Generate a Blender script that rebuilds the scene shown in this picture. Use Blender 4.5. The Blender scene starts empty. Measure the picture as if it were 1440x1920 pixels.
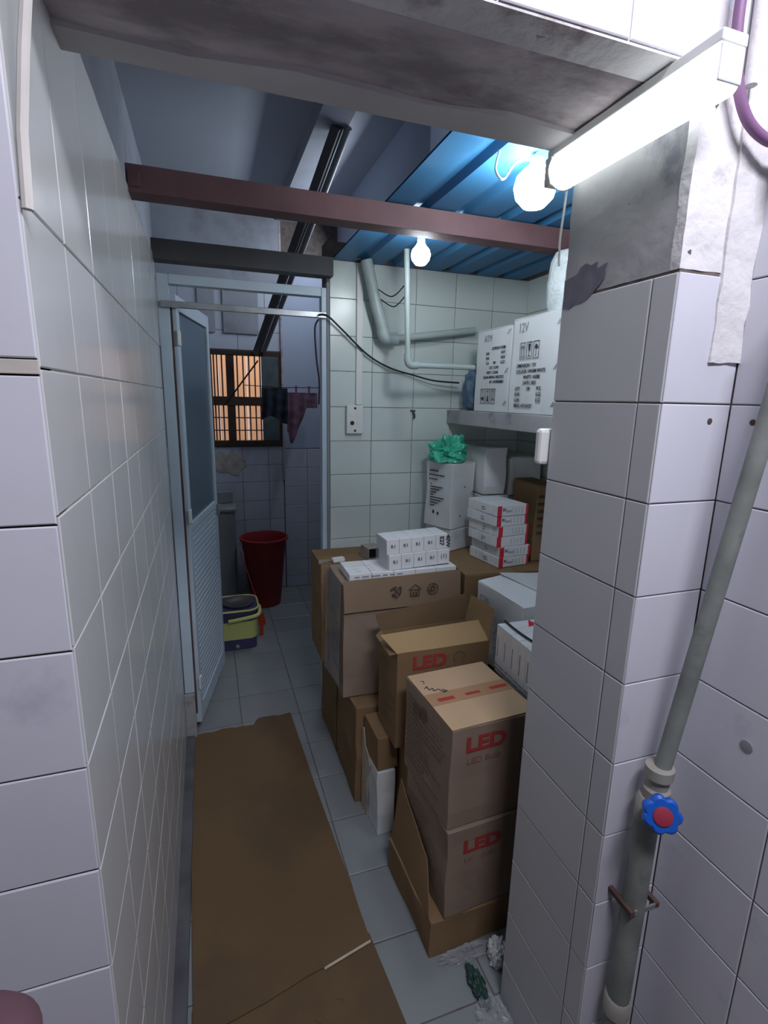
import bpy, bmesh, math, random
from mathutils import Vector, Matrix, noise
random.seed(7)
sc = bpy.context.scene
COL = sc.collection
# ------------------------------------------------------------------ camera
H = 1.6304
YAW, PITCH, ROLL, FPX = .333, .217, .021, 960.68
fw = Vector((math.sin(YAW)*math.cos(PITCH), math.cos(YAW)*math.cos(PITCH), -math.sin(PITCH)))
rt = Vector((math.cos(YAW), -math.sin(YAW), 0)); up = rt.cross(fw)
rt2 = rt*math.cos(ROLL) + up*math.sin(ROLL); up2 = up*math.cos(ROLL) - rt*math.sin(ROLL)
cd = bpy.data.cameras.new('camera'); cam = bpy.data.objects.new('camera', cd); COL.objects.link(cam)
m = Matrix.Identity(4)
for i in range(3):
    m[i][0], m[i][1], m[i][2] = rt2[i], up2[i], -fw[i]
m[0][3], m[1][3], m[2][3] = 0, 0, H
cam.matrix_world = m
cd.sensor_fit = 'VERTICAL'; cd.sensor_height = 24; cd.lens = FPX/1920*24
cd.clip_start = .02; cd.clip_end = 60
sc.camera = cam
# ------------------------------------------------------------------ world, lights, exposure
w = bpy.data.worlds.new('world'); sc.world = w; w.use_nodes = True
w.node_tree.nodes['Background'].inputs[0].default_value = (.75, .85, 1, 1)
w.node_tree.nodes['Background'].inputs[1].default_value = 1.2
def area(name, loc, rot, sx, sy, power, col):
    l = bpy.data.lights.new(name, 'AREA'); l.shape = 'RECTANGLE'; l.size = sx; l.size_y = sy; l.energy = power; l.color = col
    o = bpy.data.objects.new(name, l); o.location = loc; o.rotation_euler = rot; COL.objects.link(o); return o
area('front_room_light', (.40, -.22, 2.72), (math.radians(24), 0, 0), .6, .2, 26, (.88, .88, 1))
area('front_room_side_light', (.80, .05, 2.5), (math.radians(30), 0, math.radians(4)), .06, .06, 2.6, (.84, .86, 1))
area('back_room_fill', (1.03, 3.5, 2.75), (0, math.radians(62), 0), .12, 1.1, 13, (.80, .88, 1))  # unseen fill light added to brighten the washroom
area('yard_daylight', (1.0, 5.2, 3.4), (math.radians(35), 0, 0), 1.5, 1.0, 45, (1, .95, .88))
sc.view_settings.view_transform = 'Standard'; sc.view_settings.look = 'None'
sc.view_settings.exposure = 0.0; sc.view_settings.gamma = 1; sc.view_settings.use_curve_mapping = False
sc.cycles.max_bounces = 8; sc.cycles.diffuse_bounces = 5; sc.cycles.sample_clamp_indirect = 6
try: sc.cycles.use_denoising = True
except Exception: pass

# ------------------------------------------------------------------ materials
def mat(name, col, rough=.6, spec=.5, metal=0, var=0, nscale=8, namt=0, bump=0, bscale=60, dark=None, dscale=3, dlo=.5, dhi=.7,
        emit=None, estr=0, alpha=1, trans=0, stretch=None):
    m = bpy.data.materials.new(name); m.use_nodes = True; nt = m.node_tree; N = nt.nodes; L = nt.links
    b = N['Principled BSDF']; b.inputs['Roughness'].default_value = rough; b.inputs['Metallic'].default_value = metal
    b.inputs['Specular IOR Level'].default_value = spec
    tc = N.new('ShaderNodeTexCoord'); src = tc.outputs['Object']
    if stretch:
        mp = N.new('ShaderNodeMapping'); mp.inputs['Scale'].default_value = stretch; L.new(src, mp.inputs['Vector']); src = mp.outputs[0]
    rgb = N.new('ShaderNodeRGB'); rgb.outputs[0].default_value = (*col, 1); out = rgb.outputs[0]
    oi = N.new('ShaderNodeObjectInfo')
    off = N.new('ShaderNodeVectorMath'); off.operation = 'ADD'; L.new(src, off.inputs[0])
    sc3 = N.new('ShaderNodeVectorMath'); sc3.operation = 'SCALE'; sc3.inputs[0].default_value = (17, 31, 23); L.new(oi.outputs['Random'], sc3.inputs['Scale']); L.new(sc3.outputs[0], off.inputs[1])
    src = off.outputs[0]
    if namt:
        n = N.new('ShaderNodeTexNoise'); n.inputs['Scale'].default_value = nscale; n.inputs['Detail'].default_value = 6; L.new(src, n.inputs['Vector'])
        mr = N.new('ShaderNodeMapRange'); mr.inputs['From Min'].default_value = .25; mr.inputs['From Max'].default_value = .75
        mr.inputs['To Min'].default_value = 1-namt; mr.inputs['To Max'].default_value = 1+namt; L.new(n.outputs['Fac'], mr.inputs['Value'])
        hs = N.new('ShaderNodeHueSaturation'); L.new(out, hs.inputs['Color']); L.new(mr.outputs[0], hs.inputs['Value']); out = hs.outputs[0]
    if var:
        mr = N.new('ShaderNodeMapRange'); mr.inputs['To Min'].default_value = 1-var; mr.inputs['To Max'].default_value = 1+var; L.new(oi.outputs['Random'], mr.inputs['Value'])
        hs = N.new('ShaderNodeHueSaturation'); L.new(out, hs.inputs['Color']); L.new(mr.outputs[0], hs.inputs['Value']); out = hs.outputs[0]
    if dark:
        n = N.new('ShaderNodeTexNoise'); n.inputs['Scale'].default_value = dscale; n.inputs['Detail'].default_value = 9; n.inputs['Roughness'].default_value = .62; L.new(src, n.inputs['Vector'])
        mr = N.new('ShaderNodeMapRange'); mr.inputs['From Min'].default_value = dlo; mr.inputs['From Max'].default_value = dhi; L.new(n.outputs['Fac'], mr.inputs['Value'])
        mx = N.new('ShaderNodeMix'); mx.data_type = 'RGBA'; L.new(mr.outputs[0], mx.inputs['Factor']); L.new(out, mx.inputs[6]); mx.inputs[7].default_value = (*dark, 1); out = mx.outputs[2]
    L.new(out, b.inputs['Base Color'])
    if bump:
        n = N.new('ShaderNodeTexNoise'); n.inputs['Scale'].default_value = bscale; n.inputs['Detail'].default_value = 5; L.new(src, n.inputs['Vector'])
        bp = N.new('ShaderNodeBump'); bp.inputs['Strength'].default_value = bump; bp.inputs['Distance'].default_value = .01; L.new(n.outputs['Fac'], bp.inputs['Height']); L.new(bp.outputs[0], b.inputs['Normal'])
    if emit: b.inputs['Emission Color'].default_value = (*emit, 1); b.inputs['Emission Strength'].default_value = estr
    b.inputs['Alpha'].default_value = alpha; b.inputs['Transmission Weight'].default_value = trans
    return m
M = {}
M['tile_left'] = mat('glazed_cream_tile', (.55, .55, .545), .2, .5, var=.03, nscale=2.5, namt=.05, bump=.05, bscale=9)
M['tile_front'] = mat('white_lilac_tile', (.61, .605, .66), .35, .4, var=.025, nscale=3, namt=.06, dark=(.42, .42, .50), dscale=5, dlo=.62, dhi=.8)
M['tile_pillar'] = mat('grey_white_tile', (.50, .50, .51), .35, .4, var=.02, nscale=4, namt=.03, dark=(.2, .19, .18), dscale=30, dlo=.74, dhi=.78)
M['tile_back'] = mat('pale_green_white_tile', (.60, .66, .63), .25, .4, var=.03, nscale=4, namt=.04)
M['tile_far'] = mat('dull_blue_tile', (.46, .50, .57), .35, .4, var=.04, nscale=4, namt=.05)
M['tile_floor'] = mat('grey_floor_tile', (.22, .24, .245), .3, .4, var=.05, nscale=4, namt=.07, dark=(.22, .22, .21), dscale=2.5, dlo=.52, dhi=.75)
M['grout_dark'] = mat('dark_grout', (.13, .11, .10), .9, .1, nscale=30, namt=.3)
M['grout_beige'] = mat('beige_grout', (.42, .38, .33), .9, .1, nscale=18, namt=.3, dark=(.15, .12, .11), dscale=9, dlo=.5, dhi=.62)
M['grout_light'] = mat('light_grout', (.50, .48, .44), .9, .1, nscale=9, namt=.25, dark=(.2, .17, .14), dscale=4, dlo=.55, dhi=.7)
M['concrete'] = mat('bare_concrete', (.44, .39, .40), .9, .2, nscale=9, namt=.22, bump=.8, bscale=30, dark=(.25, .215, .225), dscale=7, dlo=.44, dhi=.62, stretch=(.7, 1.6, 1))
M['plaster'] = mat('bare_plaster', (.36, .36, .36), .9, .2, nscale=4, namt=.15, bump=.25, bscale=25, dark=(.2, .2, .22), dscale=5, dlo=.58, dhi=.66)
M['plaster_white'] = mat('whitewashed_plaster', (.62, .60, .60), .9, .2, nscale=5, namt=.15, bump=.5, bscale=30, dark=(.33, .28, .27), dscale=7, dlo=.58, dhi=.68)
M['wall_grey'] = mat('grey_painted_wall', (.30, .32, .36), .8, .2, nscale=3, namt=.12, dark=(.19, .19, .20), dscale=2.5, dlo=.55, dhi=.75)
M['wall_blue'] = mat('blue_grey_painted_wall', (.38, .43, .54), .7, .2, nscale=3, namt=.06)
M['ceil'] = mat('grey_ceiling', (.42, .45, .50), .8, .2, nscale=2, namt=.05)
M['blue'] = mat('blue_sheet', (.035, .15, .30), .5, .3, nscale=2, namt=.12)
M['steel_red'] = mat('red_primer_steel', (.12, .065, .07), .65, .3, nscale=6, namt=.25, bump=.1)
M['steel_dark'] = mat('dark_steel', (.075, .075, .08), .6, .3, nscale=6, namt=.25)
M['alu'] = mat('pale_blue_painted_metal', (.50, .60, .68), .4, .4, nscale=9, namt=.05)
M['alu_edge'] = mat('worn_steel_bar', (.42, .44, .46), .35, .5, metal=.6, nscale=12, namt=.3)
M['glass_dark'] = mat('frosted_door_glass', (.10, .15, .19), .25, .5, nscale=2, namt=.06)
M['rust'] = mat('rust', (.10, .06, .05), .85, .2, nscale=20, namt=.4)
M['card'] = mat('cardboard', (.235, .15, .078), .85, .2, var=.06, nscale=5, namt=.06, bump=.12, bscale=12, dark=(.155, .10, .055), dscale=2.5, dlo=.55, dhi=.8)
M['card_shaded'] = mat('shaded_cardboard', (.16, .10, .055), .9, .2, nscale=5, namt=.08)
M['card_grey'] = mat('cardboard_faded', (.27, .20, .15), .85, .2, nscale=5, namt=.07, bump=.15, bscale=12)
M['card_floor'] = mat('floor_cardboard', (.135, .085, .043), .8, .2, nscale=3, namt=.07, bump=.05, bscale=10, dark=(.085, .06, .04), dscale=2.2, dlo=.5, dhi=.72)
M['card_edge'] = mat('torn_cardboard_edge', (.50, .42, .33), .9, .1, nscale=40, namt=.2)
M['white_card'] = mat('white_carton', (.66, .67, .67), .7, .3, nscale=5, namt=.04, bump=.12, bscale=10, dark=(.45, .44, .42), dscale=4, dlo=.62, dhi=.8)
M['pack_white'] = mat('white_bulb_packs', (.74, .75, .76), .5, .4, var=.03, nscale=9, namt=.03)
M['pack_grey'] = mat('grey_bulb_packs', (.55, .56, .60), .5, .4, var=.06, nscale=9, namt=.03)
M['ink'] = mat('black_ink', (.05, .05, .06), .8, .2)
M['ink_soft'] = mat('faded_grey_ink', (.28, .28, .30), .8, .2)
M['ink_brown'] = mat('dark_ink_on_cardboard', (.09, .06, .05), .8, .2)
M['ink_faint'] = mat('worn_ink_on_cardboard', (.12, .085, .06), .8, .2)
M['red_ink'] = mat('red_ink', (.36, .045, .045), .8, .2)
M['red'] = mat('red_print', (.60, .03, .05), .6, .3)
M['tape'] = mat('brown_packing_tape', (.38, .215, .115), .25, .5, nscale=9, namt=.08)
M['bin'] = mat('dark_red_plastic', (.27, .018, .022), .45, .4, nscale=3, namt=.08)
M['purple'] = mat('dark_purple_plastic', (.06, .05, .13), .4, .4)
M['yellow'] = mat('pale_yellow_plastic', (.58, .62, .22), .4, .4)
M['steel'] = mat('spin_basket_steel', (.35, .35, .36), .25, .5, metal=.9)
M['grey_metal'] = mat('grey_painted_metal', (.25, .255, .27), .55, .3, nscale=4, namt=.1)
M['pvc'] = mat('grey_green_pipe', (.42, .49, .47), .4, .4, nscale=7, namt=.1)
M['pvc_dirty'] = mat('grimy_grey_pipe', (.20, .215, .195), .6, .3, nscale=15, namt=.3, dark=(.12, .12, .11), dscale=9, dlo=.55, dhi=.7)
M['fitting'] = mat('beige_fitting', (.30, .285, .25), .6, .3, nscale=20, namt=.2)
M['handle_blue'] = mat('blue_plastic', (.01, .10, .50), .35, .5)
M['handle_red'] = mat('dull_red_plastic', (.33, .035, .06), .5, .4)
M['white_plastic'] = mat('white_plastic', (.72, .73, .70), .4, .4)
M['black'] = mat('black_rubber', (.012, .012, .014), .5, .4)
M['wood_dark'] = mat('dark_window_wood', (.055, .035, .028), .75, .2, nscale=9, namt=.3)
M['board_dark'] = mat('dark_green_board', (.085, .11, .12), .7, .3, nscale=7, namt=.4)
M['navy'] = mat('dark_navy_cloth', (.028, .032, .045), .95, .1)
M['mauve'] = mat('mauve_cloth', (.17, .10, .14), .95, .1)
M['orange'] = mat('orange_plastic', (.55, .06, .02), .5, .4)
M['orange_wall'] = mat('orange_brown_outside_wall', (.60, .31, .17), .9, .2, nscale=5, namt=.1)
M['green_bag'] = mat('green_plastic_bag', (.06, .50, .33), .25, .5, nscale=14, namt=.35, alpha=.93)
M['green_dark'] = mat('dark_green_plastic', (.02, .055, .045), .4, .5, nscale=14, namt=.35)
M['film'] = mat('clear_plastic_film', (.55, .56, .58), .15, .6, alpha=.22)
M['bubble'] = mat('bubble_wrap', (.60, .66, .66), .25, .6, nscale=30, namt=.15, bump=.6, bscale=90)
M['bag_blue'] = mat('slate_blue_bag', (.10, .16, .23), .6, .3, nscale=6, namt=.2)
M['lamp'] = mat('flare_glow', (1, 1, 1), .5, emit=(.90, .97, 1), estr=2.3)  # glow of the added flare tube
M['bulb'] = mat('bulb_globe', (1, 1, 1), .5, emit=(.88, .95, 1), estr=110)
M['bulb2'] = mat('small_bulb_globe', (1, 1, 1), .5, emit=(.88, .95, 1), estr=60)
M['maroon'] = mat('maroon_plastic', (.12, .06, .075), .55, .3)
M['violet'] = mat('violet_cable', (.20, .10, .20), .5, .4)

# ------------------------------------------------------------------ helpers
def link(name, me, mt, parent=None):
    o = bpy.data.objects.new(name, me); COL.objects.link(o)
    if mt is not None:
        for q in (mt if isinstance(mt, (list, tuple)) else [mt]):
            if len(me.materials) < (len(mt) if isinstance(mt, (list, tuple)) else 1): me.materials.append(q)
    if parent is not None: o.parent = parent
    return o
def tag(o, label=None, cat=None, group=None, kind=None):
    if label: o['label'] = label
    if cat: o['category'] = cat
    if group: o['group'] = group
    if kind: o['kind'] = kind
    return o
def empty(name, loc, label, cat, rz=0, group=None):
    o = bpy.data.objects.new(name, None); o.empty_display_size = .05; COL.objects.link(o); o.location = loc; o.rotation_euler = (0, 0, rz)
    return tag(o, label, cat, group)
def mesh(bm, name='m', smooth=False):
    bm.normal_update()
    me = bpy.data.meshes.new(name); bm.to_mesh(me); bm.free()
    if smooth:
        for p in me.polygons: p.use_smooth = True
        try: me.set_sharp_from_angle(angle=math.radians(40))
        except Exception: pass
    return me
def add_box(bm, x0, x1, y0, y1, z0, z1, bev=0):
    r = bmesh.ops.create_cube(bm, size=1)
    vs = r['verts']
    for v in vs: v.co = Vector((x0+(v.co.x+.5)*(x1-x0), y0+(v.co.y+.5)*(y1-y0), z0+(v.co.z+.5)*(z1-z0)))
    if bev:
        es = list({e for v in vs for e in v.link_edges})
        bmesh.ops.bevel(bm, geom=es, offset=bev, segments=2, affect='EDGES', profile=.5)
    return bm
def box(name, x0, x1, y0, y1, z0, z1, mt, parent=None, bev=.002):
    return link(name, mesh(add_box(bmesh.new(), x0, x1, y0, y1, z0, z1, bev), name), mt, parent)
def add_tube(bm, pts, r, n=12, cap=True):
    pts = [Vector(p) for p in pts]; rings = []; prev = None
    for i, p in enumerate(pts):
        t = (pts[min(i+1, len(pts)-1)] - pts[max(i-1, 0)]).normalized()
        if prev is None:
            a = t.cross(Vector((0, 0, 1)));
            if a.length < .1: a = t.cross(Vector((1, 0, 0)))
            a.normalize()
        else: a = (prev - t*prev.dot(t)).normalized()
        b = t.cross(a); prev = a; rr = r[i] if isinstance(r, (list, tuple)) else r
        rings.append([bm.verts.new(p + a*rr*math.cos(2*math.pi*k/n) + b*rr*math.sin(2*math.pi*k/n)) for k in range(n)])
    for i in range(len(rings)-1):
        for k in range(n): bm.faces.new((rings[i][k], rings[i][(k+1) % n], rings[i+1][(k+1) % n], rings[i+1][k]))
    if cap: bm.faces.new(rings[0][::-1]); bm.faces.new(rings[-1])
    return bm
def tube(name, pts, r, mt, parent=None, n=12):
    bm = add_tube(bmesh.new(), pts, r, n); bmesh.ops.recalc_face_normals(bm, faces=bm.faces)
    return link(name, mesh(bm, name, True), mt, parent)
def smooth_path(pts, k=8):
    pts = [Vector(p) for p in pts]; out = []
    for i in range(len(pts)-1):
        p0, p1, p2, p3 = pts[max(i-1, 0)], pts[i], pts[i+1], pts[min(i+2, len(pts)-1)]
        for j in range(k):
            t = j/k; out.append(.5*((2*p1)+(p2-p0)*t+(2*p0-5*p1+4*p2-p3)*t*t+(3*p1-p0-3*p2+p3)*t**3))
    out.append(pts[-1]); return out
def lathe(name, prof, mt, parent=None, n=32, loc=(0, 0, 0), sx=1, sy=1):
    bm = bmesh.new(); rings = []
    for r, z in prof: rings.append([bm.verts.new((loc[0]+sx*r*math.cos(2*math.pi*k/n), loc[1]+sy*r*math.sin(2*math.pi*k/n), loc[2]+z)) for k in range(n)])
    for i in range(len(rings)-1):
        for k in range(n): bm.faces.new((rings[i][k], rings[i][(k+1) % n], rings[i+1][(k+1) % n], rings[i+1][k]))
    bm.faces.new(rings[0][::-1]); bm.faces.new(rings[-1])
    bmesh.ops.recalc_face_normals(bm, faces=bm.faces)
    return link(name, mesh(bm, name, True), mt, parent)
def prism(name, pts, axis, a, b, mt, parent=None):
    """polygon pts (2D) extruded along axis from a to b; 'z': (x,y), 'y': (x,z), 'x': (y,z)"""
    def P(p, t): return {'z': (p[0], p[1], t), 'y': (p[0], t, p[1]), 'x': (t, p[0], p[1])}[axis]
    bm = bmesh.new(); A = [bm.verts.new(P(p, a)) for p in pts]; B = [bm.verts.new(P(p, b)) for p in pts]; n = len(pts)
    bm.faces.new(A); bm.faces.new(B[::-1])
    for i in range(n): bm.faces.new((A[i], B[i], B[(i+1) % n], A[(i+1) % n]))
    bmesh.ops.recalc_face_normals(bm, faces=bm.faces)
    return link(name, mesh(bm, name), mt, parent)
TILE = {}
def tile_mesh(wd, ht, mt, th, name='tile'):
    k = (round(wd, 3), round(ht, 3), mt.name, th)
    if k not in TILE:
        bm = bmesh.new(); c = .0016; a, b = wd/2, ht/2
        o0 = [bm.verts.new((x, y, 0)) for x, y in ((-a, -b), (a, -b), (a, b), (-a, b))]
        o1 = [bm.verts.new((x, y, th-c*.7)) for x, y in ((-a, -b), (a, -b), (a, b), (-a, b))]
        o2 = [bm.verts.new((x, y, th)) for x, y in ((-a+c, -b+c), (a-c, -b+c), (a-c, b-c), (-a+c, b-c))]
        for p, q in ((o0, o1), (o1, o2)):
            for i in range(4): bm.faces.new((p[i], p[(i+1) % 4], q[(i+1) % 4], q[i]))
        bm.faces.new(o2)
        me = mesh(bm, name); me.materials.append(mt); TILE[k] = me
    return TILE[k]
def tiles(parent, org, U, V, us, vs, mt, gap=.003, th=.0025, skip=None, tilt=.0012, name='tile'):
    U, V, org = Vector(U), Vector(V), Vector(org); N = U.cross(V)
    for i in range(len(us)-1):
        for j in range(len(vs)-1):
            u0, u1, v0, v1 = us[i], us[i+1], vs[j], vs[j+1]
            if skip and skip((u0+u1)/2, (v0+v1)/2): continue
            me = tile_mesh(abs(u1-u0)-gap, abs(v1-v0)-gap, mt, th)
            o = bpy.data.objects.new(name, me); COL.objects.link(o); o.parent = parent
            t1, t2 = random.uniform(-tilt, tilt)*2, random.uniform(-tilt, tilt)*2
            p = org + U*(u0+u1)/2 + V*(v0+v1)/2 + N*random.uniform(0, .0006)
            R = Matrix((U, V, N)).transposed().to_4x4()
            o.matrix_world = Matrix.Translation(p) @ R @ Matrix.Rotation(t1, 4, 'X') @ Matrix.Rotation(t2, 4, 'Y')
def struct(name, bm_or_me, mt, label=None):
    me = bm_or_me if isinstance(bm_or_me, bpy.types.Mesh) else mesh(bm_or_me, name)
    o = link(name, me, mt); o['kind'] = 'structure'
    if label: o['label'] = label
    return o
def sbox(name, x0, x1, y0, y1, z0, z1, mt, label=None):
    return struct(name, add_box(bmesh.new(), x0, x1, y0, y1, z0, z1), mt, label)
FONT = None
def text_mesh(body, size, ext=.0004, bold=0, sx=1):
    cu = bpy.data.curves.new('t', 'FONT'); cu.body = body; cu.size = size; cu.extrude = ext; cu.offset = bold; cu.resolution_u = 3
    cu.align_x = 'LEFT'; cu.align_y = 'BOTTOM'
    o = bpy.data.objects.new('t', cu); COL.objects.link(o); bpy.context.view_layer.update()
    dg = bpy.context.evaluated_depsgraph_get(); me = bpy.data.meshes.new_from_object(o.evaluated_get(dg))
    bpy.data.objects.remove(o); bpy.data.curves.remove(cu)
    if sx != 1:
        for v in me.vertices: v.co.x *= sx
    me.materials.clear(); return me
def place(me, name, mt, parent, pos, U, V):
    """pos/U/V in parent's local frame; the mesh lies in the plane U,V"""
    o = link(name, me, mt, parent); U, V = Vector(U).normalized(), Vector(V).normalized(); N = U.cross(V)
    R = Matrix((U, V, N)).transposed().to_4x4(); o.matrix_local = Matrix.Translation(Vector(pos)) @ R
    return o
def lettering(body, size, mt, parent, pos, U, V, bold=0, sx=1, name='lettering'):
    return place(text_mesh(body, size, bold=bold, sx=sx), name, mt, parent, pos, U, V)
def flat(polys, name, mt, parent, pos, U, V, th=.0004):
    """polys: list of 2D polygons, joined into one thin print"""
    bm = bmesh.new()
    for p in polys:
        A = [bm.verts.new((x, y, 0)) for x, y in p]; B = [bm.verts.new((x, y, th)) for x, y in p]
        bm.faces.new(B)
        for i in range(len(p)): bm.faces.new((A[i], A[(i+1) % len(p)], B[(i+1) % len(p)], B[i]))
    o = place(mesh(bm, name), name, mt, parent, pos, U, V)
    if len(polys) > 1: o['kind'] = 'stuff'
    return o
def rect(x0, y0, x1, y1): return [(x0, y0), (x1, y0), (x1, y1), (x0, y1)]
def frame2(x0, y0, x1, y1, t): return [rect(x0, y0, x1, y0+t), rect(x0, y1-t, x1, y1), rect(x0, y0, x0+t, y1), rect(x1-t, y0, x1, y1)]
def ring(cx, cy, r, t, n=16, a0=0, a1=2*math.pi):
    out = []
    for i in range(n):
        a, b = a0+(a1-a0)*i/n, a0+(a1-a0)*(i+1)/n
        out.append([(cx+(r-t)*math.cos(a), cy+(r-t)*math.sin(a)), (cx+r*math.cos(a), cy+r*math.sin(a)), (cx+r*math.cos(b), cy+r*math.sin(b)), (cx+(r-t)*math.cos(b), cy+(r-t)*math.sin(b))])
    return out
def stroke(pts, t):
    out = []
    for (x0, y0), (x1, y1) in zip(pts, pts[1:]):
        d = math.hypot(x1-x0, y1-y0) or 1; nx, ny = -(y1-y0)/d*t/2, (x1-x0)/d*t/2
        out.append([(x0-nx, y0-ny), (x1-nx, y1-ny), (x1+nx, y1+ny), (x0+nx, y0+ny)])
    return out
def rough_box(bm, w, d, h, amp=.002, cuts=5, bev=.003, lean=(0, 0)):
    """dented carton body standing on z=0 with its origin at the front left corner"""
    b2 = bmesh.new(); add_box(b2, 0, w, 0, d, 0, h, bev)
    bmesh.ops.subdivide_edges(b2, edges=[e for e in b2.edges if e.calc_length() > .05], cuts=cuts, use_grid_fill=True)
    s = random.uniform(0, 50)
    for v in b2.verts:
        n = noise.noise_vector(v.co*9+Vector((s, s, s)))
        k = 1 if v.co.z > .004 else 0
        v.co += Vector((n.x, n.y, n.z*.5*k))*amp*2
        v.co.x += lean[0]*v.co.z; v.co.y += lean[1]*v.co.z
        v.co.z = max(v.co.z, 0)
    tmp = bpy.data.meshes.new('x'); b2.to_mesh(tmp); b2.free(); bm.from_mesh(tmp); bpy.data.meshes.remove(tmp)
    return bm
def carton(name, label, x, y, z, w, d, h, mt, rz=0, amp=.0018, top='x', lean=(0, 0), group=None, flaps=True, cat='box', fmt=None, name_flap='flap'):
    """closed carton: body + two top flaps that meet at a seam; local origin = front left bottom corner"""
    t = empty(name, (x, y, z), label, cat, rz, group)
    hh = h-.004 if flaps else h
    link('body', mesh(rough_box(bmesh.new(), w, d, hh, amp, lean=lean), 'body'), mt, t)
    if flaps:
        lx, ly = lean[0]*hh, lean[1]*hh
        if top == 'x':
            sm = d/2; q = [(.001, w-.001, .001, sm-.0015), (.001, w-.001, sm+.0015, d-.001)]
        else:
            sm = w/2; q = [(.001, sm-.0015, .001, d-.001), (sm+.0015, w-.001, .001, d-.001)]
        for a, b, c, e in q:
            bm = bmesh.new(); add_box(bm, a+lx, b+lx, c+ly, e+ly, hh+.0005, hh+.004, .0008)
            link(name_flap, mesh(bm, 'flap'), fmt or mt, t)
    return t
def blob(name, cx, cy, cz, rx, ry, rz, mt, parent=None, amp=.3, freq=3, sub=4, flat_bottom=True):
    bm = bmesh.new(); bmesh.ops.create_icosphere(bm, subdivisions=sub, radius=1); s = random.uniform(0, 50)
    for v in bm.verts:
        n = v.co.normalized(); k = 1+amp*noise.noise(n*freq+Vector((s, s, s)))+amp*.5*noise.noise(n*freq*3+Vector((s, s, s)))
        v.co = Vector((n.x*rx*k, n.y*ry*k, n.z*rz*k))
        if flat_bottom: v.co.z = max(v.co.z, -rz*.6)
        v.co += Vector((cx, cy, cz))
    return link(name, mesh(bm, name, False), mt, parent)
def rough_patch(name, x0, x1, y0, y1, z0, z1, mt, parent, amp=.003, cuts=24):
    bm = bmesh.new(); add_box(bm, x0, x1, y0, y1, z0, z1); bmesh.ops.subdivide_edges(bm, edges=bm.edges[:], cuts=cuts, use_grid_fill=True)
    for v in bm.verts:
        n = noise.noise_vector(v.co*20)*amp + noise.noise_vector(v.co*60)*amp*.5; v.co += n
    return link(name, mesh(bm, name, True), mt, parent)
#@@STRUCT
XL, XP, XR, Y1, Y2, YB, YF = -.165, .699, .851, .657, .938, 2.387, 4.3
ZB, ZC = 2.10, 3.03
# ------------------------------------------------------------------ structure
fl = sbox('floor', -1.3, 1.75, -1.7, YF+.1, -.06, -.0025, M['grout_dark'], 'grey tiled floor with dark joints')
fx = [-1.09, -.79, -.495, -.2, .095, .39, .685, .98, 1.275, 1.57]
fy = [-1.6+.0, .20, .45, .70, .945, 1.18, 1.425, 1.675, 1.925, 2.17, 2.42, 2.665, 2.905, 3.15, 3.4, 3.65, 3.9, 4.15, YF]
tiles(fl, (0, 0, -.0025), (1, 0, 0), (0, 1, 0), fx, fy[1:], M['tile_floor'], gap=.004, skip=lambda u, v: (u < -.2 and v > .7 and v < 2.6) or (u < -.35))
# left corridor wall
wl = sbox('wall_left', XL-.12, XL-.0025, Y1+.0025, YB+.03, 0, 2.172, M['grout_light'], 'glossy cream tiled corridor wall')
ly = [.657, .832, 1.022, 1.215, 1.41, 1.605, 1.80, 1.995, 2.19, 2.387]
lz = [0, .085, .246, .408, .57, .73, .89, 1.006+.04, 1.163+.03, 1.325+.015, 1.482+.01, 1.655, 1.814]
lz = [.03, .19, .352, .515, .678, .842, 1.006, 1.168, 1.330, 1.492, 1.655, 1.820]
# wall faces +x : U = +y, V = z -> N = y x z = +x
tiles(wl, (XL-.0025, 0, 0), (0, 1, 0), (0, 0, 1), ly, lz, M['tile_left'], gap=.0022, tilt=.0008)
tiles(wl, (XL-.0025, 0, 0), (0, 1, 0), (0, 0, 1), ly, [1.820, 2.170], M['tile_left'], gap=.0022, tilt=.0008)
rough_patch('wall_foot_shade', XL-.002, -.128, Y1+.01, YB-.03, 0.0005, .022, mat('shade_grey', (.10, .10, .105), .9, .2, nscale=9, namt=.3), None, .0015, 8)['kind'] = 'structure'  # dark strip standing in for the shadow along the wall foot
# front wall: left stub, right pier front, part over the opening
bm = bmesh.new(); add_box(bm, -1.3, XL-.0025, Y1+.0025, Y1+.05, 0, ZC); wf = struct('wall_front', bm, M['grout_beige'], 'lilac-white tiled stub wall left of the opening')
tiles(wf, (0, Y1+.0025, 0), (1, 0, 0), (0, 0, 1), [-.965, -.765, -.565, -.365, XL-.001], [.03, .19, .352, .515, .678, .842, 1.006, 1.163, 1.325, 1.482, 1.648], M['tile_front'], gap=.0024)
tiles(wf, (0, Y1+.0025, 0), (1, 0, 0), (0, 0, 1), [-.965, -.765, -.565, -.365, XL-.001], [1.664, 2.02, 2.2, 2.4], M['tile_front'], gap=.0022)
box('mortar_joint', -1.2, XL-.001, Y1-.002, Y1+.004, 1.6485, 1.6635, mat('beige_mortar', (.52, .48, .43), .9, .1, nscale=14, namt=.2), wf, .0008)
# beige mortar bead up the corner above the tiles
bm = bmesh.new(); add_tube(bm, [(-.160, Y1+.001, 1.81), (-.157, Y1+.001, 1.88), (-.148, Y1+.001, 1.95), (-.137, Y1+.001, 2.02), (-.13, Y1+.001, 2.12)], .0055, 8)
b = link('corner_bead', mesh(bm, 'bead', True), mat('pale_mortar', (.60, .57, .53), .8, .2, nscale=10, namt=.15), wf); b['label'] = 'beige mortar bead along corner'
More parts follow.
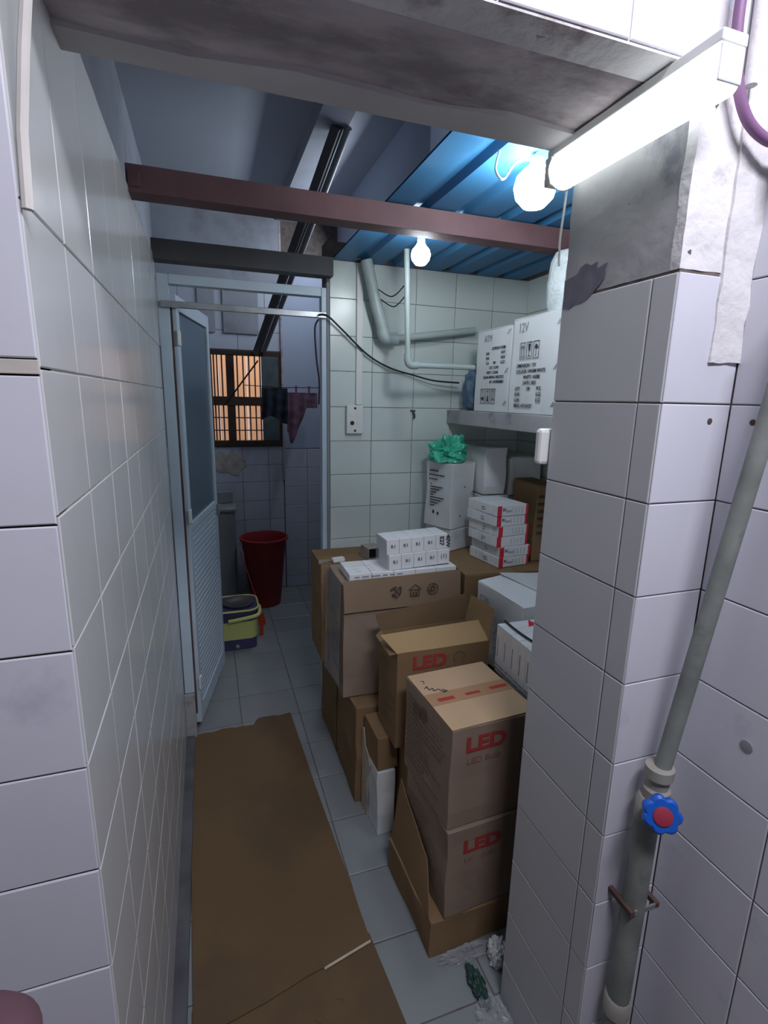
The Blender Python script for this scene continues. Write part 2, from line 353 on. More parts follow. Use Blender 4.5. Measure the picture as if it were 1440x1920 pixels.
# tiled wall above the opening
wa = sbox('wall_front_upper', XL-.0025, 1.2, Y1+.0025, Y1+.06, ZB+.001, ZC, M['plaster_white'], 'white tiled wall above the concrete beam')
tiles(wa, (0, Y1+.0025, 0), (1, 0, 0), (0, 0, 1), [-.14, .06, .26, .36, .56, .76, .96], [ZB+.004, 2.29, 2.46, 2.63], M['tile_front'], gap=.0025)
# beam over the opening
bm = bmesh.new(); add_box(bm, XL-.12, 1.2, Y1+.03, Y2, ZB, ZB+.22)
bmesh.ops.subdivide_edges(bm, edges=bm.edges[:], cuts=40, use_grid_fill=True)
for v in bm.verts:
    n = noise.noise(v.co*12)*.004
    if v.co.z < ZB+.01: v.co.z += n+.002
    if v.co.y > Y2-.01: v.co.y += n
tr = struct('trim_1', mesh(bm, 'beam', True), M['concrete'], 'rough bare concrete beam over the corridor opening')
prism('plaster_band', [(XL-.0, Y2-.055), (.0, Y2-.05), (.15, Y2-.07), (.35, Y2-.06), (.5, Y2-.075), (XP, Y2-.065), (XP, Y2-.001), (XL, Y2-.001)], 'z', ZB-.005, ZB+.004, mat('smooth_grey_render', (.46, .44, .44), .9, .2, nscale=6, namt=.1), tr)
# pillar
pz = [.13, .297, .465, .632, .797, .960, 1.128, 1.298, 1.466, 1.633, 1.832]
wp = sbox('wall_pillar', XP+.0025, 1.2, Y1+.0025, Y2-.004, 0, ZB, M['grout_dark'], 'grey-white tiled pillar at the right of the opening')
# side face (-x): U = -y, V = z -> N = (-y) x z = -x
def fU(a): return [-v for v in a]
tiles(wp, (XP+.0025, 0, 0), (0, -1, 0), (0, 0, 1), fU([.938, .708, .6585]), pz, M['tile_pillar'], gap=.0024)
tiles(wp, (XP+.0025, 0, 0), (0, -1, 0), (0, 0, 1), fU([.938, .708, .6585]), [.0, .13], M['tile_pillar'], gap=.0024)
tiles(wp, (0, Y1+.0025, 0), (1, 0, 0), (0, 0, 1), [XP+.001, XR+.001], [0]+pz, M['tile_front'], gap=.0022)
# bare plaster on the upper pillar
rough_patch('plaster_side', XP+.0015, XP+.02, Y1+.004, Y2-.003, 1.836, ZB, M['plaster'], wp, .0012)
rough_patch('plaster_front', XP+.001, XR, Y1+.001, Y1+.02, 1.836, ZB+.3, M['plaster_white'], wp, .002)
rough_patch('plaster_ledge', XP+.085, XR+.002, Y1-.004, Y1+.012, 1.70, 2.45, M['plaster_white'], wp, .004)
# peeling dark stain on the pillar side
pts = []
for i in range(26):
    a = 2*math.pi*i/26; r = 1+.45*noise.noise(Vector((math.cos(a)*2, math.sin(a)*2, 3)))+.2*noise.noise(Vector((math.cos(a)*6, math.sin(a)*6, 3)))
    pts.append((min(.933, .885+.062*r*math.cos(a)-.02*math.sin(a)), 1.852+.035*r*math.sin(a)))
prism('peeled_patch', pts, 'x', XP-.0012, XP+.003, mat('dark_peeled_plaster', (.17, .17, .20), .9, .1, nscale=25, namt=.25), wp)
# right wall
wr = sbox('wall_right', XR+.0025, XR+.12, -1.7, Y1+.0025, 0, ZC, M['grout_dark'], 'grey tiled wall right of the pillar')
ry = [.6568, .47, .27, .07, -.13, -.33]
tiles(wr, (XR+.0025, 0, 0), (0, -1, 0), (0, 0, 1), fU(ry), [0]+pz+[2.0, 2.17, 2.35], M['tile_front'], gap=.0022)
# front room shell behind the camera
sbox('wall_front_room_left', -1.42, -1.3, -1.7, Y1+.05, 0, ZC, M['wall_grey'])
sbox('wall_behind', -1.42, XR+.12, -1.82, -1.7, 0, ZC, M['wall_grey'])
# back wall of the storage alcove
xs = [.548, .752, .964, 1.17, 1.375, 1.575]; bz = [.0, .15, .31, .47, .63, .79, .95, 1.11, 1.27, 1.431, 1.59, 1.752, 1.908, 2.068, 2.225]
wb = sbox('wall_back', .535, 1.72, YB+.0025, YB+.1, 0, 2.30, M['grout_dark'], 'pale green-white tiled back wall of the storage nook')
tiles(wb, (0, YB+.0025, 0), (1, 0, 0), (0, 0, 1), xs, bz, M['tile_back'], gap=.0022)
wc = sbox('wall_nook_right', 1.5725, 1.7, Y1+.05, YB+.1, 0, ZC, M['grout_dark'], 'tiled right wall of the storage nook')
tiles(wc, (1.5725, 0, 0), (0, -1, 0), (0, 0, 1), fU([2.385, 2.19, 1.99, 1.79, 1.59, 1.39]), bz[6:], M['tile_back'], gap=.0022)
# back room shell
wy = sbox('wall_far_side', -.50, -.30, Y1+.05, YF+.1, 0, ZC, M['wall_grey'], 'dark grey wall running above the tiled corridor wall')
wz = sbox('wall_back_room_right', 1.05, 1.2, YB+.1, YF+.1, 0, ZC, M['wall_blue'])
# far wall with its window hole, and the pier left of x=.575
bm = bmesh.new()
WX0, WX1, WZ0, WZ1 = .03, .585, 1.235, 1.975
add_box(bm, -.45, WX0, YF+.0025, YF+.12, 0, ZC); add_box(bm, WX1, 1.2, YF+.0025, YF+.12, 0, ZC)
add_box(bm, WX0, WX1, YF+.0025, YF+.12, 0, WZ0); add_box(bm, WX0, WX1, YF+.0025, YF+.12, WZ1, ZC)
wfar = struct('wall_far', bm, M['grout_dark'], 'far wall of the washroom with blue-grey tiles and a barred window')
fxs = [-.30, -.16, .05, .26, .47, .592]; fzs = [.0, .14, .30, .46, .62, .78, .94, 1.08, 1.232]
tiles(wfar, (0, YF+.0025, 0), (1, 0, 0), (0, 0, 1), fxs, fzs, M['tile_far'], gap=.003)
tiles(wfar, (0, YF+.0025, 0), (1, 0, 0), (0, 0, 1), [-.30, -.16, .05, .26, .47, .592], [1.98, 2.12, 2.28, 2.44], M['tile_far'], gap=.003)
fz2 = [.0, .10, .25, .41, .57, .73, .89, 1.05, 1.21]
tiles(wfar, (0, YF+.0025, 0), (1, 0, 0), (0, 0, 1), [.598, .79, .97, 1.05], fz2, M['tile_far'], gap=.003)
link('painted_panel', mesh(add_box(bmesh.new(), .60, 1.05, YF-.002, YF+.01, 1.215, 2.55)), M['wall_blue'], wfar)
link('upper_panel', mesh(add_box(bmesh.new(), -.30, .602, YF-.01, YF+.008, 2.445, ZC-.002)), M['wall_grey'], wfar)
for a, b in ((-.02, .10), (.16, .42)):
    link('stain_panel', mesh(add_box(bmesh.new(), a, b, YF-.014, YF-.008, 2.10, 2.44)), M['wall_grey'], wfar)
rough_patch('pier_edge', .588, .602, YF-.012, YF+.01, .95, ZC, M['concrete'], wfar, .006, 12)
pp = []
for i in range(22):
    a = 2*math.pi*i/22; r = 1+.5*noise.noise(Vector((math.cos(a)*3, math.sin(a)*3, 9))); pp.append((.16+.13*r*math.cos(a), 1.10+.09*r*math.sin(a)))
prism('peeled_patch', pp, 'y', YF-.004, YF+.002, mat('flaking_lime', (.44, .40, .36), .9, .1, nscale=18, namt=.35), wfar)
# ceilings
ce = sbox('ceiling', -.5, 1.2, Y1+.06, YF+.1, ZC, ZC+.1, M['ceil'], 'grey ceiling high above the washroom')
sbox('ceiling_front', -1.42, XR+.12, -1.82, Y1+.06, ZC, ZC+.1, M['plaster_white'])
sbox('trim_2', .575, .73, Y2+.02, YF, 2.93, ZC, M['wall_grey'], 'long grey ceiling beam running to the far wall')
# corrugated blue sheet over the nook
bm = bmesh.new(); prof = []; x = .56
while x < 1.57:
    prof += [(x, 2.225), (x+.09, 2.225), (x+.105, 2.243), (x+.13, 2.243)]; x += .145
prof = [(a, b) for a, b in prof if a <= 1.57]
A = [[bm.verts.new((a, y, b)) for a, b in prof] for y in (Y2+.002, YB+.05)]
A2 = [[bm.verts.new((a, y, b+.006)) for a, b in prof] for y in (Y2+.002, YB+.05)]
for i in range(len(prof)-1):
    bm.faces.new((A[0][i], A[0][i+1], A[1][i+1], A[1][i])); bm.faces.new((A2[0][i], A2[1][i], A2[1][i+1], A2[0][i+1]))
for q in (0, 1):
    for i in range(len(prof)-1): bm.faces.new((A[q][i], A2[q][i], A2[q][i+1], A[q][i+1]))
struct('ceiling_nook', bm, M['blue'], 'blue corrugated sheet ceiling over the storage nook')
# primer-red steel channel beams carrying the sheet
def channel(name, y0, y1, z0, z1, x0, x1, mt, label):
    t = empty(name, ((x0+x1)/2, y0, z0), label, 'beam'); dx = (x1-x0)/2
    box('web', -dx, dx, .0, .006, 0, z1-z0, mt, t, .001)
    box('flange', -dx, dx, .0055, y1-y0, 0, .006, mt, t, .001); box('flange', -dx, dx, .0055, y1-y0, z1-z0-.006, z1-z0, mt, t, .001)
    return t
c1 = channel('steel_beam', 1.65, 1.72, 2.155, 2.222, XL-.004, 1.57, M['steel_red'], 'dark red primer steel beam crossing the corridor ceiling, nearer of the two')
box('bracket', -.865, -.835, -.006, 0, .012, .05, M['steel_red'], c1)
channel('steel_beam', 2.33, 2.40, 2.145, 2.22, XL-.004, .552, M['steel_dark'], 'dark steel beam directly above the doorway')
# ------------------------------------------------------------------ door frame and leaf
YD = YB-.005
dr = struct('door_1', add_box(bmesh.new(), XL+.003, -.118, YD, YD+.05, .236, 2.105, .002), M['alu'], 'pale blue metal door frame with transom, its louvred leaf standing open')
box('frame_post', .510, .532, YD, YD+.05, 0, 2.105, M['alu'], dr); box('frame_post', .534, .546, YD+.004, YD+.05, 0, 2.13, M['grey_metal'], dr)
box('frame_head', -.117, .509, YD, YD+.05, 2.068, 2.105, M['alu'], dr)
tb = box('transom_bar', -.150, .528, YD-.022, YD-.001, 1.975, 2.0, M['alu_edge'], dr); tb['label'] = 'worn bare metal transom bar'
box('gap_strip', -.117, -.110, YD+.005, YD+.045, .12, 2.0, M['rust'], dr)
ld = bpy.data.objects.new('door_leaf', None); COL.objects.link(ld); ld.parent = dr; ld.location = (-.106, YD+.012, 0); ld.rotation_euler = (0, 0, math.radians(77.5))
# leaf along local +x, thickness in y
LW = .60; z0, z1 = .065, 2.03
box('stile', 0, .042, -.012, .014, z0, z1, M['alu'], ld); box('stile', LW-.045, LW, -.012, .014, z0, z1, M['alu'], ld)
box('top_rail', .041, LW-.044, -.012, .014, z1-.06, z1, M['alu'], ld); box('bottom_rail', .041, LW-.044, -.012, .014, z0, z0+.09, M['alu'], ld)
box('middle_rail', .041, LW-.044, -.012, .014, 1.02, 1.06, M['alu'], ld)
g = box('glass_pane', .041, LW-.044, -.003, .004, 1.06, z1-.06, M['glass_dark'], ld); g['label'] = 'dark frosted glass pane'
n = 0; z = z0+.092
while z < 1.015:
    bm = bmesh.new(); add_box(bm, .041, LW-.044, -.008, .009, z, z+.0265, .003); link('slat', mesh(bm, 'slat'), M['alu'], ld); z += .0285; n += 1
for z in (1.86, 1.10, .28):
    h = box('hinge', -.014, .022, -.020, -.0125, z-.03, z+.03, M['white_plastic'], ld)
box('handle', LW-.035, LW-.015, -.026, -.0125, .98, 1.04, M['grey_metal'], ld)
cb = sbox('trim_3', XL+.001, -.118, YD-.02, YD+.10, 0, .232, M['plaster'], 'cement block under the left door post')
# ------------------------------------------------------------------ window
wn = struct('window_1', add_box(bmesh.new(), WX0, WX1, YF-.004, YF+.06, WZ1-.035, WZ1, .002), M['wood_dark'], 'dark barred window in the far wall')
box('sill', WX0, WX1, YF-.012, YF+.06, WZ0, WZ0+.045, M['wood_dark'], wn)
box('side_post', WX0, WX0+.03, YF-.004, YF+.06, WZ0+.046, WZ1-.036, M['wood_dark'], wn); box('side_post', WX1-.02, WX1, YF-.004, YF+.06, WZ0+.046, WZ1-.036, M['wood_dark'], wn)
box('mullion', .165, .225, YF, YF+.05, WZ0+.046, WZ1-.036, M['wood_dark'], wn)
box('crossbar', WX0+.031, WX1-.021, YF-.003, YF+.052, 1.555, 1.625, M['wood_dark'], wn)
for x in (.075, .10, .135, .25, .295, .34, .385, .425):
    tube('bar', [(x, YF+.03, WZ0+.04), (x, YF+.03, WZ1-.03)], .0055, M['rust'], wn, 8)
for z in (1.36, 1.46):
    tube('bar', [(WX0+.02, YF+.037, z), (WX1-.02, YF+.037, z)], .0045, M['rust'], wn, 8)
bd = box('shutter_board', .435, .565, YF-.006, YF+.02, WZ0+.046, WZ1-.036, M['board_dark'], wn); bd['label'] = 'dark grey-green board closing the right of the window'
# yard wall outside the window: upright planks
yw = empty('yard_fence', (.4, 6.0, 0), 'orange-brown plank wall seen outside through the barred window', 'fence')
for i in range(14):
    box('plank', -1.0+i*.15, -.856+i*.15, 0, .02+.004*(i % 2), 0, 3.2, M['orange_wall'], yw)
sbox('ground_outside', -2, 3, YF+.12, 7, -.1, 0, M['grout_light'])
#@@OBJ

# ------------------------------------------------------------------ glowing tube added for the lens flare streak, and the bulbs
lt = empty('flare_tube', (.664, .585, 2.062), 'glowing white tube added for the lens flare streak under the beam beside the pillar', 'lamp')
bm = add_tube(bmesh.new(), [(0, .005, -.004), (0, .012, -.004), (0, .34, -.004)], [.022, .031, .031], 24); link('streak_glow', mesh(bm, 'd', True), M['lamp'], lt)
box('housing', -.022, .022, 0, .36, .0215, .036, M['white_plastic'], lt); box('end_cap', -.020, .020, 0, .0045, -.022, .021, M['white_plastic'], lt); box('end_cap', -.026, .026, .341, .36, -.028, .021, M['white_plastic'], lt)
lb = empty('light_bulb', (.800, 1.22, 2.150), 'glowing round bulb hanging in the nook just past the beam', 'lamp')
lathe('globe', [(.001, -.050), (.027, -.044), (.046, -.024), (.052, .0), (.046, .023), (.027, .042), (.017, .049)], M['bulb'], lb, 28)
lathe('cap', [(.017, .0495), (.016, .064), (.006, .070)], M['white_plastic'], lb, 16)
tag(tube('lamp_wire', smooth_path([(.70, 1.23, 2.22), (.695, 1.235, 2.18), (.715, 1.23, 2.16), (.745, 1.225, 2.20), (.787, 1.22, 2.209)]), .003, M['white_plastic']), 'thin white wire looping down to the round bulb', 'wire')
lb2 = empty('light_bulb', (.755, 1.84, 2.135), 'smaller glowing bulb under the blue sheet near the back wall', 'lamp')
lathe('globe', [(.001, -.036), (.018, -.032), (.031, -.017), (.035, .0), (.031, .016), (.018, .031), (.014, .038)], M['bulb2'], lb2, 28)
lathe('cap', [(.014, .0385), (.014, .062), (.006, .088)], M['white_plastic'], lb2, 16)
tag(tube('plaster_drip', smooth_path([(.694, .945, 2.09), (.692, .946, 2.02), (.688, .947, 1.95), (.690, .946, 1.90)]), .0022, M['white_plastic']), 'thin white plaster drip down the far edge of the pillar', 'cord')  # plaster drip drawn as a thin tube
# ------------------------------------------------------------------ print helpers
def rows(w, h, n, fill=.8, seed=1, th=.5):
    """rows of small word-like dashes in a w x h field"""
    r = random.Random(seed); out = []
    for i in range(n):
        y = h-(i+.8)*h/n; x = 0; end = w*r.uniform(.45, 1)*fill/.8
        while x < min(end, w):
            l = r.uniform(.04, .12)*w; out.append(rect(x, y, min(x+l, w), y+h/n*th)); x += l+w*.025
    return out
UP = (0, 0, 1)
def front_txt(t, body, size, x, z, mt, bold=0, sx=1, name='lettering', off=.0025): return lettering(body, size, mt, t, (x, -off, z), (1, 0, 0), UP, bold, sx, name)
def side_txt(t, body, size, y, z, mt, bold=0, sx=1, name='lettering', off=.0025): return lettering(body, size, mt, t, (-off, y, z), (0, -1, 0), UP, bold, sx, name)
def side_flat(t, polys, y, z, mt, name='print', off=.0025): return flat(polys, name, mt, t, (-off, y, z), (0, -1, 0), UP, .0008)
def front_flat(t, polys, x, z, mt, name='print', off=.0025): return flat(polys, name, mt, t, (x, -off, z), (1, 0, 0), UP, .0008)
def panel(name, p, mt, parent, th=.003):
    """p: four corners (a bent thin board)"""
    P = [Vector(q) for q in p]; n = (P[1]-P[0]).cross(P[3]-P[0]).normalized()*th
    bm = bmesh.new(); G = 6; top = []; bot = []
    for i in range(G+1):
        for j in range(G+1):
            u, v = i/G, j/G
            q = P[0]*(1-u)*(1-v)+P[1]*u*(1-v)+P[2]*u*v+P[3]*(1-u)*v
            q = q + n.normalized()*(.012*math.sin(math.pi*u)*v*math.sin(p[0][0]*40))*.5 + n.normalized()*noise.noise(q*25)*.002
            top.append(bm.verts.new(q)); bot.append(bm.verts.new(q-n))
    I = lambda i, j: i*(G+1)+j
    for i in range(G):
        for j in range(G):
            bm.faces.new((top[I(i, j)], top[I(i+1, j)], top[I(i+1, j+1)], top[I(i, j+1)])); bm.faces.new((bot[I(i, j)], bot[I(i, j+1)], bot[I(i+1, j+1)], bot[I(i+1, j)]))
    for i in range(G):
        for a in (0, G):
            bm.faces.new((top[I(i, a)], bot[I(i, a)], bot[I(i+1, a)], top[I(i+1, a)])); bm.faces.new((top[I(a, i)], top[I(a, i+1)], bot[I(a, i+1)], bot[I(a, i)]))
    bmesh.ops.recalc_face_normals(bm, faces=bm.faces)
    return link(name, mesh(bm, name, True), mt, parent)
R = math.radians
# ------------------------------------------------------------------ front stack of brown cartons (by the pillar)
a3 = carton('cardboard_box', 'bottom brown carton of the front stack, low and crushed on the tiles', .548, 1.09, 0, .31, .33, .124, M['card'], R(2), .004, flaps=False)
pl_ = tag(panel('side_flap', [(.553, 1.105, .1255), (.545, 1.415, .1255), (.572, 1.41, .36), (.577, 1.19, .25)], M['card'], None), 'side flap of the bottom carton, leaning against the middle carton of the front stack', 'cardboard')  # side flap of the bottom carton, built as its own object
tag(blob('plastic_film', .66, 1.062, .011, .075, .018, .016, M['film'], None, .6, 5, 4), 'crumpled clear film on the floor along the front stack', 'film')
a2 = carton('cardboard_box', 'middle brown carton of the front stack, LED in red, under the taped one', .592, 1.092, .126, .30, .28, .302, M['card_grey'], R(3), .003, lean=(.0, 0), flaps=False)
front_txt(a2, 'LED', .060, .05, .205, M['red_ink'], .0022, 1.25); front_txt(a2, 'LED Bulb', .024, .056, .178, mat('faded_red_ink', (.24, .13, .10)), 0, 1.15)
side_flat(a2, rows(.22, .2, 12, seed=3, th=.14), .26, .06, M['ink_faint'])
a1 = carton('cardboard_box', 'top brown carton of the front stack, LED Bulb in red, top taped shut', .590, 1.10, .430, .285, .30, .324, M['card_grey'], R(3), .002, fmt=mat('light_cardboard', (.46, .31, .19), .8, .2, nscale=4, namt=.05))
front_txt(a1, 'LED', .064, .045, .232, M['red_ink'], .0024, 1.2); front_txt(a1, 'LED Bulb', .026, .05, .20, mat('faded_red_ink', (.26, .13, .10)), 0, 1.15)
front_flat(a1, ring(0, .0, .035, .0015, 20, R(-40), R(220))+stroke([(-.022, -.024), (-.012, -.06), (.012, -.06), (.022, -.024)], .0015), .265, .19, M['ink_brown'])
front_flat(a1, [rect(-.022, 0, .022, .13)], .262, .03, M['ink_brown'], 'dark_panel')
side_flat(a1, rows(.25, .24, 13, seed=5, th=.14), .28, .05, M['ink_faint'])
side_flat(a1, [rect(0, 0, .05, .03), rect(.06, .01, .09, .05)], .24, .24, mat('smudge', (.16, .08, .07)), 'smudge')
bm = bmesh.new(); add_box(bm, 0, .285, .118, .178, .3242, .3248); tp = link('tape', mesh(bm), M['tape'], a1)
for q in (rect(.03, .0, .085, .016), rect(.125, .003, .175, .015), rect(.215, .006, .275, .02)): flat([q], 'tape_print', M['red_ink'], tp, (0, .132, .3250), (1, 0, 0), (0, 1, 0))
flat(stroke([(.0, .05), (.012, .06), (.01, .04), (.025, .045), (.022, .03), (.04, .035), (.045, .02), (.06, .015)], .003)+stroke([(.05, .03), (.062, .018), (.046, .012)], .003)+stroke([(.01, .075), (.016, .09), (.006, .095)], .002), 'pen_scribble', M['ink'], a1, (.02, .16, .3252), (1, 0, 0), (0, 1, 0))
# ------------------------------------------------------------------ second stack: open LED carton
def open_carton(name, label, x, y, z, w, d, h, mt, rz=0):
    t = empty(name, (x, y, z), label, 'box', rz); c = .004
    bm = bmesh.new()
    for q in ((0, w, 0, c), (0, w, d-c, d), (0, c, c, d-c), (w-c, w, c, d-c)): add_box(bm, q[0], q[1], q[2], q[3], 0, h)
    add_box(bm, c, w-c, c, d-c, 0, c)
    link('body', mesh(bm), mt, t); return t
b2 = carton('cardboard_box', 'brown carton with a white paper patch, on the floor under the open LED box', .625, 1.475, 0, .28, .22, .416, M['card'], R(1), .004, flaps=False)
side_flat(b2, [[(0, 0), (.05, -.01), (.055, .10), (.03, .12), (.005, .115)]], .18, .27, M['white_card'], 'label_patch', .004)
side_flat(b2, [[(0, 0), (.05, -.02), (.05, .05), (.01, .06)]], .10, .05, M['card_edge'], 'label_patch', .004)
b1 = open_carton('cardboard_box', 'open brown carton with LED in red behind the front stack, flaps half raised', .575, 1.49, .420, .355, .19, .365, M['card'], R(0))
front_txt(b1, 'LED', .066, .055, .285, M['red_ink'], .0024, 1.15, off=.0015)
front_flat(b1, ring(.235, .32, .022, .0012, 18, R(-50), R(230)), 0, 0, M['ink_brown'], off=.001)
side_flat(b1, rows(.15, .25, 14, seed=8, th=.13), .17, .05, M['ink_faint'], off=.001)
panel('flap', [(-.002, .0, .366), (.357, .0, .366), (.372, .10, .402), (-.035, .085, .40)], mat('tan_cardboard_flap', (.34, .225, .11), .8, .2, nscale=4, namt=.06), b1)
panel('flap', [(0, .188, .366), (.355, .188, .366), (.36, .200, .470), (-.015, .200, .425)], M['card_shaded'], b1)  # shadow on the raised back flap put into its darker brown
panel('flap', [(.353, .0, .366), (.353, .186, .366), (.385, .20, .46), (.38, .02, .475)], M['card'], b1)
panel('flap', [(.0, .0, .366), (.0, .186, .366), (-.02, .18, .352), (-.022, .02, .352)], M['card'], b1)
# torn white carton on the floor
w0 = carton('torn_carton', 'small torn white carton on the floor at the foot of the brown stacks', .538, 1.555, 0, .070, .165, .275, M['white_card'], R(3), .004, flaps=False)
prism('torn_skin', [(.17, .0), (.17, .36), (.15, .37), (.13, .30), (.10, .285), (.08, .25), (.11, .17), (.10, 0)], 'x', -.005, -.002, M['card_edge'], w0)
side_flat(w0, [rect(.02, .13, .03, .14), [(.02, .11), (.07, .07), (.075, .075), (.025, .115)], [(.03, .085), (.08, .045), (.083, .05), (.033, .09)]], .165, .0, M['ink_soft'], off=.0055)
carton('cardboard_box', 'narrow brown carton resting on the torn white carton', .537, 1.56, .279, .078, .16, .138, M['card'], R(2), .002, flaps=False)
# ------------------------------------------------------------------ third row : carton with packing symbols
e1 = carton('cardboard_box', 'plain brown carton on the floor under the carton with printed symbols', .500, 1.735, 0, .45, .30, .436, M['card'], R(0), .004, flaps=False)
c1b = carton('cardboard_box', 'large brown carton with house and recycling symbols printed on its front flap', .470, 1.815, .4405, .50, .275, .478, M['card_grey'], R(-1), .003, flaps=False)
fp = panel('front_flap', [(.0, -.012, .372), (.500, -.006, .372), (.490, -.012, .512), (-.006, -.015, .505)], mat('tan_carton_flap', (.27, .19, .125), .8, .2, nscale=4, namt=.06), c1b)
hh = .415
syms = []
for k in range(3):
    a = R(90+120*k); syms += stroke([(.285-.075+.02*math.cos(a), .03+.02*math.sin(a)), (.285-.075+.026*math.cos(a+1.3), .03+.026*math.sin(a+1.3))], .008)
syms += stroke([(.195, .012), (.225, .05)], .005)+stroke([(.225, .012), (.196, .05)], .004)
syms += stroke([(.262, .032), (.290, .052), (.318, .032)], .003)+frame2(.270, .004, .310, .032, .003)+[rect(.280, .008, .286, .022), rect(.292, .008, .300, .022)]
syms += ring(.367, .028, .024, .003, 20)+ring(.367, .028, .012, .004, 12)+stroke([(.35, .02), (.372, .045)], .004)
front_flat(c1b, syms[:8], 0, hh, M['ink_brown'], 'recycling_symbol', .017); front_flat(c1b, syms[8:16], 0, hh, M['ink_brown'], 'house_symbol', .017); front_flat(c1b, syms[16:], 0, hh, M['ink_brown'], 'round_symbol', .017)
front_flat(c1b, ring(.30, .315, .028, .002, 12, R(20), R(160))+ring(.34, .30, .02, .002, 10, R(20), R(160)), 0, 0, M['ink_brown'], 'symbols', .004)
sheet_f = panel('plastic_sheet', [(-.012, .004, .50), (-.012, .27, .49), (-.03, .24, .02), (-.02, .0, .05)], M['film'], c1b, .0008)
side_flat(c1b, rows(.2, .25, 9, seed=11, th=.25), .25, .08, M['ink_brown'])
d0 = carton('cardboard_box', 'brown carton on the floor below the rearmost taped carton by the doorway', .500, 2.065, 0, .44, .30, .437, M['card'], R(0), .004, flaps=False)
d1 = carton('cardboard_box', 'rearmost brown carton beside the doorway, loose tape end on its top', .448, 2.13, .440, .50, .235, .470, M['card'], R(0), .003, top='x')
panel('loose_tape', [(.0, .05, .474), (.05, .05, .474), (.055, .01, .482), (-.01, .005, .47)], M['film'], d1, .0008)
bx = carton('bulb_box', 'tiny white box lying alone on the rearmost brown carton', .505, 2.13, .912, .055, .03, .018, M['pack_white'], R(8), .0003, flaps=True, cat='box')
oc = empty('open_tube_box', (.665, 2.125, .912), 'small white box lying open, its dark inside facing out', 'box', R(10))
bm = bmesh.new()
for q in ((0, .07, 0, .003), (0, .07, .052, .055), (0, .003, .003, .052), (.067, .07, .003, .052)): add_box(bm, q[0], q[1], 0, .08, q[2], q[3])
link('body', mesh(bm), M['fitting'], oc); box('dark_lining', .004, .066, .02, .076, .0035, .0515, M['black'], oc, .001)
# ------------------------------------------------------------------ white bulb packs on the symbol carton
fl0 = empty('flat_bulb_pack', (.50, 1.84, .9225), 'flat layer of white bulb boxes lying on the carton with printed symbols', 'box pack', R(-1))
for i in range(5):
    for j in range(2): box('bulb_box', i*.092, i*.092+.0905, j*.085, j*.085+.0835, 0, .033, M['pack_white'], fl0, .0015)
front_flat(fl0, rows(.4, .024, 2, seed=31, th=.4), .02, .004, M['ink_soft'], off=.0008)
flat([rect(.03+i*.06, .03+j*.03, .055+i*.06, .036+j*.03) for i in range(7) for j in range(3)], 'print', mat('pale_print', (.55, .55, .55)), fl0, (0, 0, .0331), (1, 0, 0), (0, 1, 0))
up = empty('bulb_pack', (.665, 1.845, .9565), 'shrink-wrapped block of white bulb boxes, two high, 40W E27 handwritten at its end', 'box pack', R(2))
up.rotation_euler = (0, R(-1.5), R(2))
for j in range(2):
    for i in range(5):
        off = .012 if j else 0
        u = box('bulb_box', i*.0545-off*.6, i*.0545+.0535-off*.6, j*.006, .12, .0+j*.064, .063+j*.064, M['pack_white'], up, .002)
        if i < 4: lettering('R1', .02, M['ink'], u, (i*.0545-off*.6+.017, j*.006-.0006, .022+j*.064), (1, 0, 0), UP, .0003)
        else: place(text_mesh('40W' if j else '', .026, bold=.001) if j else text_mesh('(1)', .026), 'lettering', M['ink'], u, (i*.0545-off*.6+.042 if j else .23, j*.006-.0006, .058+j*.064 if j else .02), (0, 0, -1) if j else (1, 0, 0), (1, 0, 0) if j else UP)
lettering('E27', .026, M['ink'], up, (4*.0545+.006, .0052, .118), (0, 0, -1), (1, 0, 0), .001)
panel('shrink_wrap', [(-.012, -.004, .0), (-.012, .12, .0), (-.012, .12, .125), (-.012, .0, .12)], M['film'], up, .0006)
# ------------------------------------------------------------------ carton under the red and white packs
f0 = carton('cardboard_box', 'brown carton on the floor under the one carrying the red-edged packs', 1.0, 1.81, 0, .50, .44, .478, M['card'], R(-3), .003, flaps=False)
f1 = carton('cardboard_box', 'brown carton carrying the red-edged white packs, top closed', .992, 1.815, .480, .49, .46, .438, M['card'], R(-6), .002, top='y')
side_flat(f1, rows(.10, .12, 4, seed=13, th=.5), .10, .15, M['ink_brown'])
# six red-edged slabs of bulb boxes
dxs = [0, .002, -.014, -.010, -.020, -.022]
desc = ['bottom slab', 'second slab from the bottom', 'third slab from the bottom', 'fourth slab from the bottom', 'fifth slab, next to the top one,', 'top slab']
for k in range(6):
    t = empty('bulb_slab', (1.172+dxs[k], 1.852+random.uniform(-.003, .003), .920+k*.0462), desc[k]+' of the red-edged white bulb packs standing on the brown carton', 'box pack', R(7+random.uniform(-2, 2)), 'red-edged bulb packs stacked on a carton')
    for i in range(6): box('bulb_box', 0, .165, i*.036, i*.036+.0345, 0, .0450, M['pack_white'], t, .0022)
    front_flat(t, [rect(0, 0, .023, .045), rect(.154, 0, .1655, .045)], 0, 0, M['red'], 'red_edge', .0006)
    if k not in (2, 3):
        front_txt(t, 'R1', .018, .028, .018, M['ink'], .0005, 1, off=.0007); front_txt(t, '20W', .014, .046, .012, M['ink_soft'], .0002, 1, off=.0007)
    front_flat(t, [rect(.075+i*.018, .01, .082+i*.018, .034) for i in range(4)], 0, 0, mat('pale_print', (.6, .6, .6)), 'print', .0006)
    side_flat(t, rows(.03, .02, 2, seed=k, th=.4), .11, .012, M['ink_soft'], off=.0006)
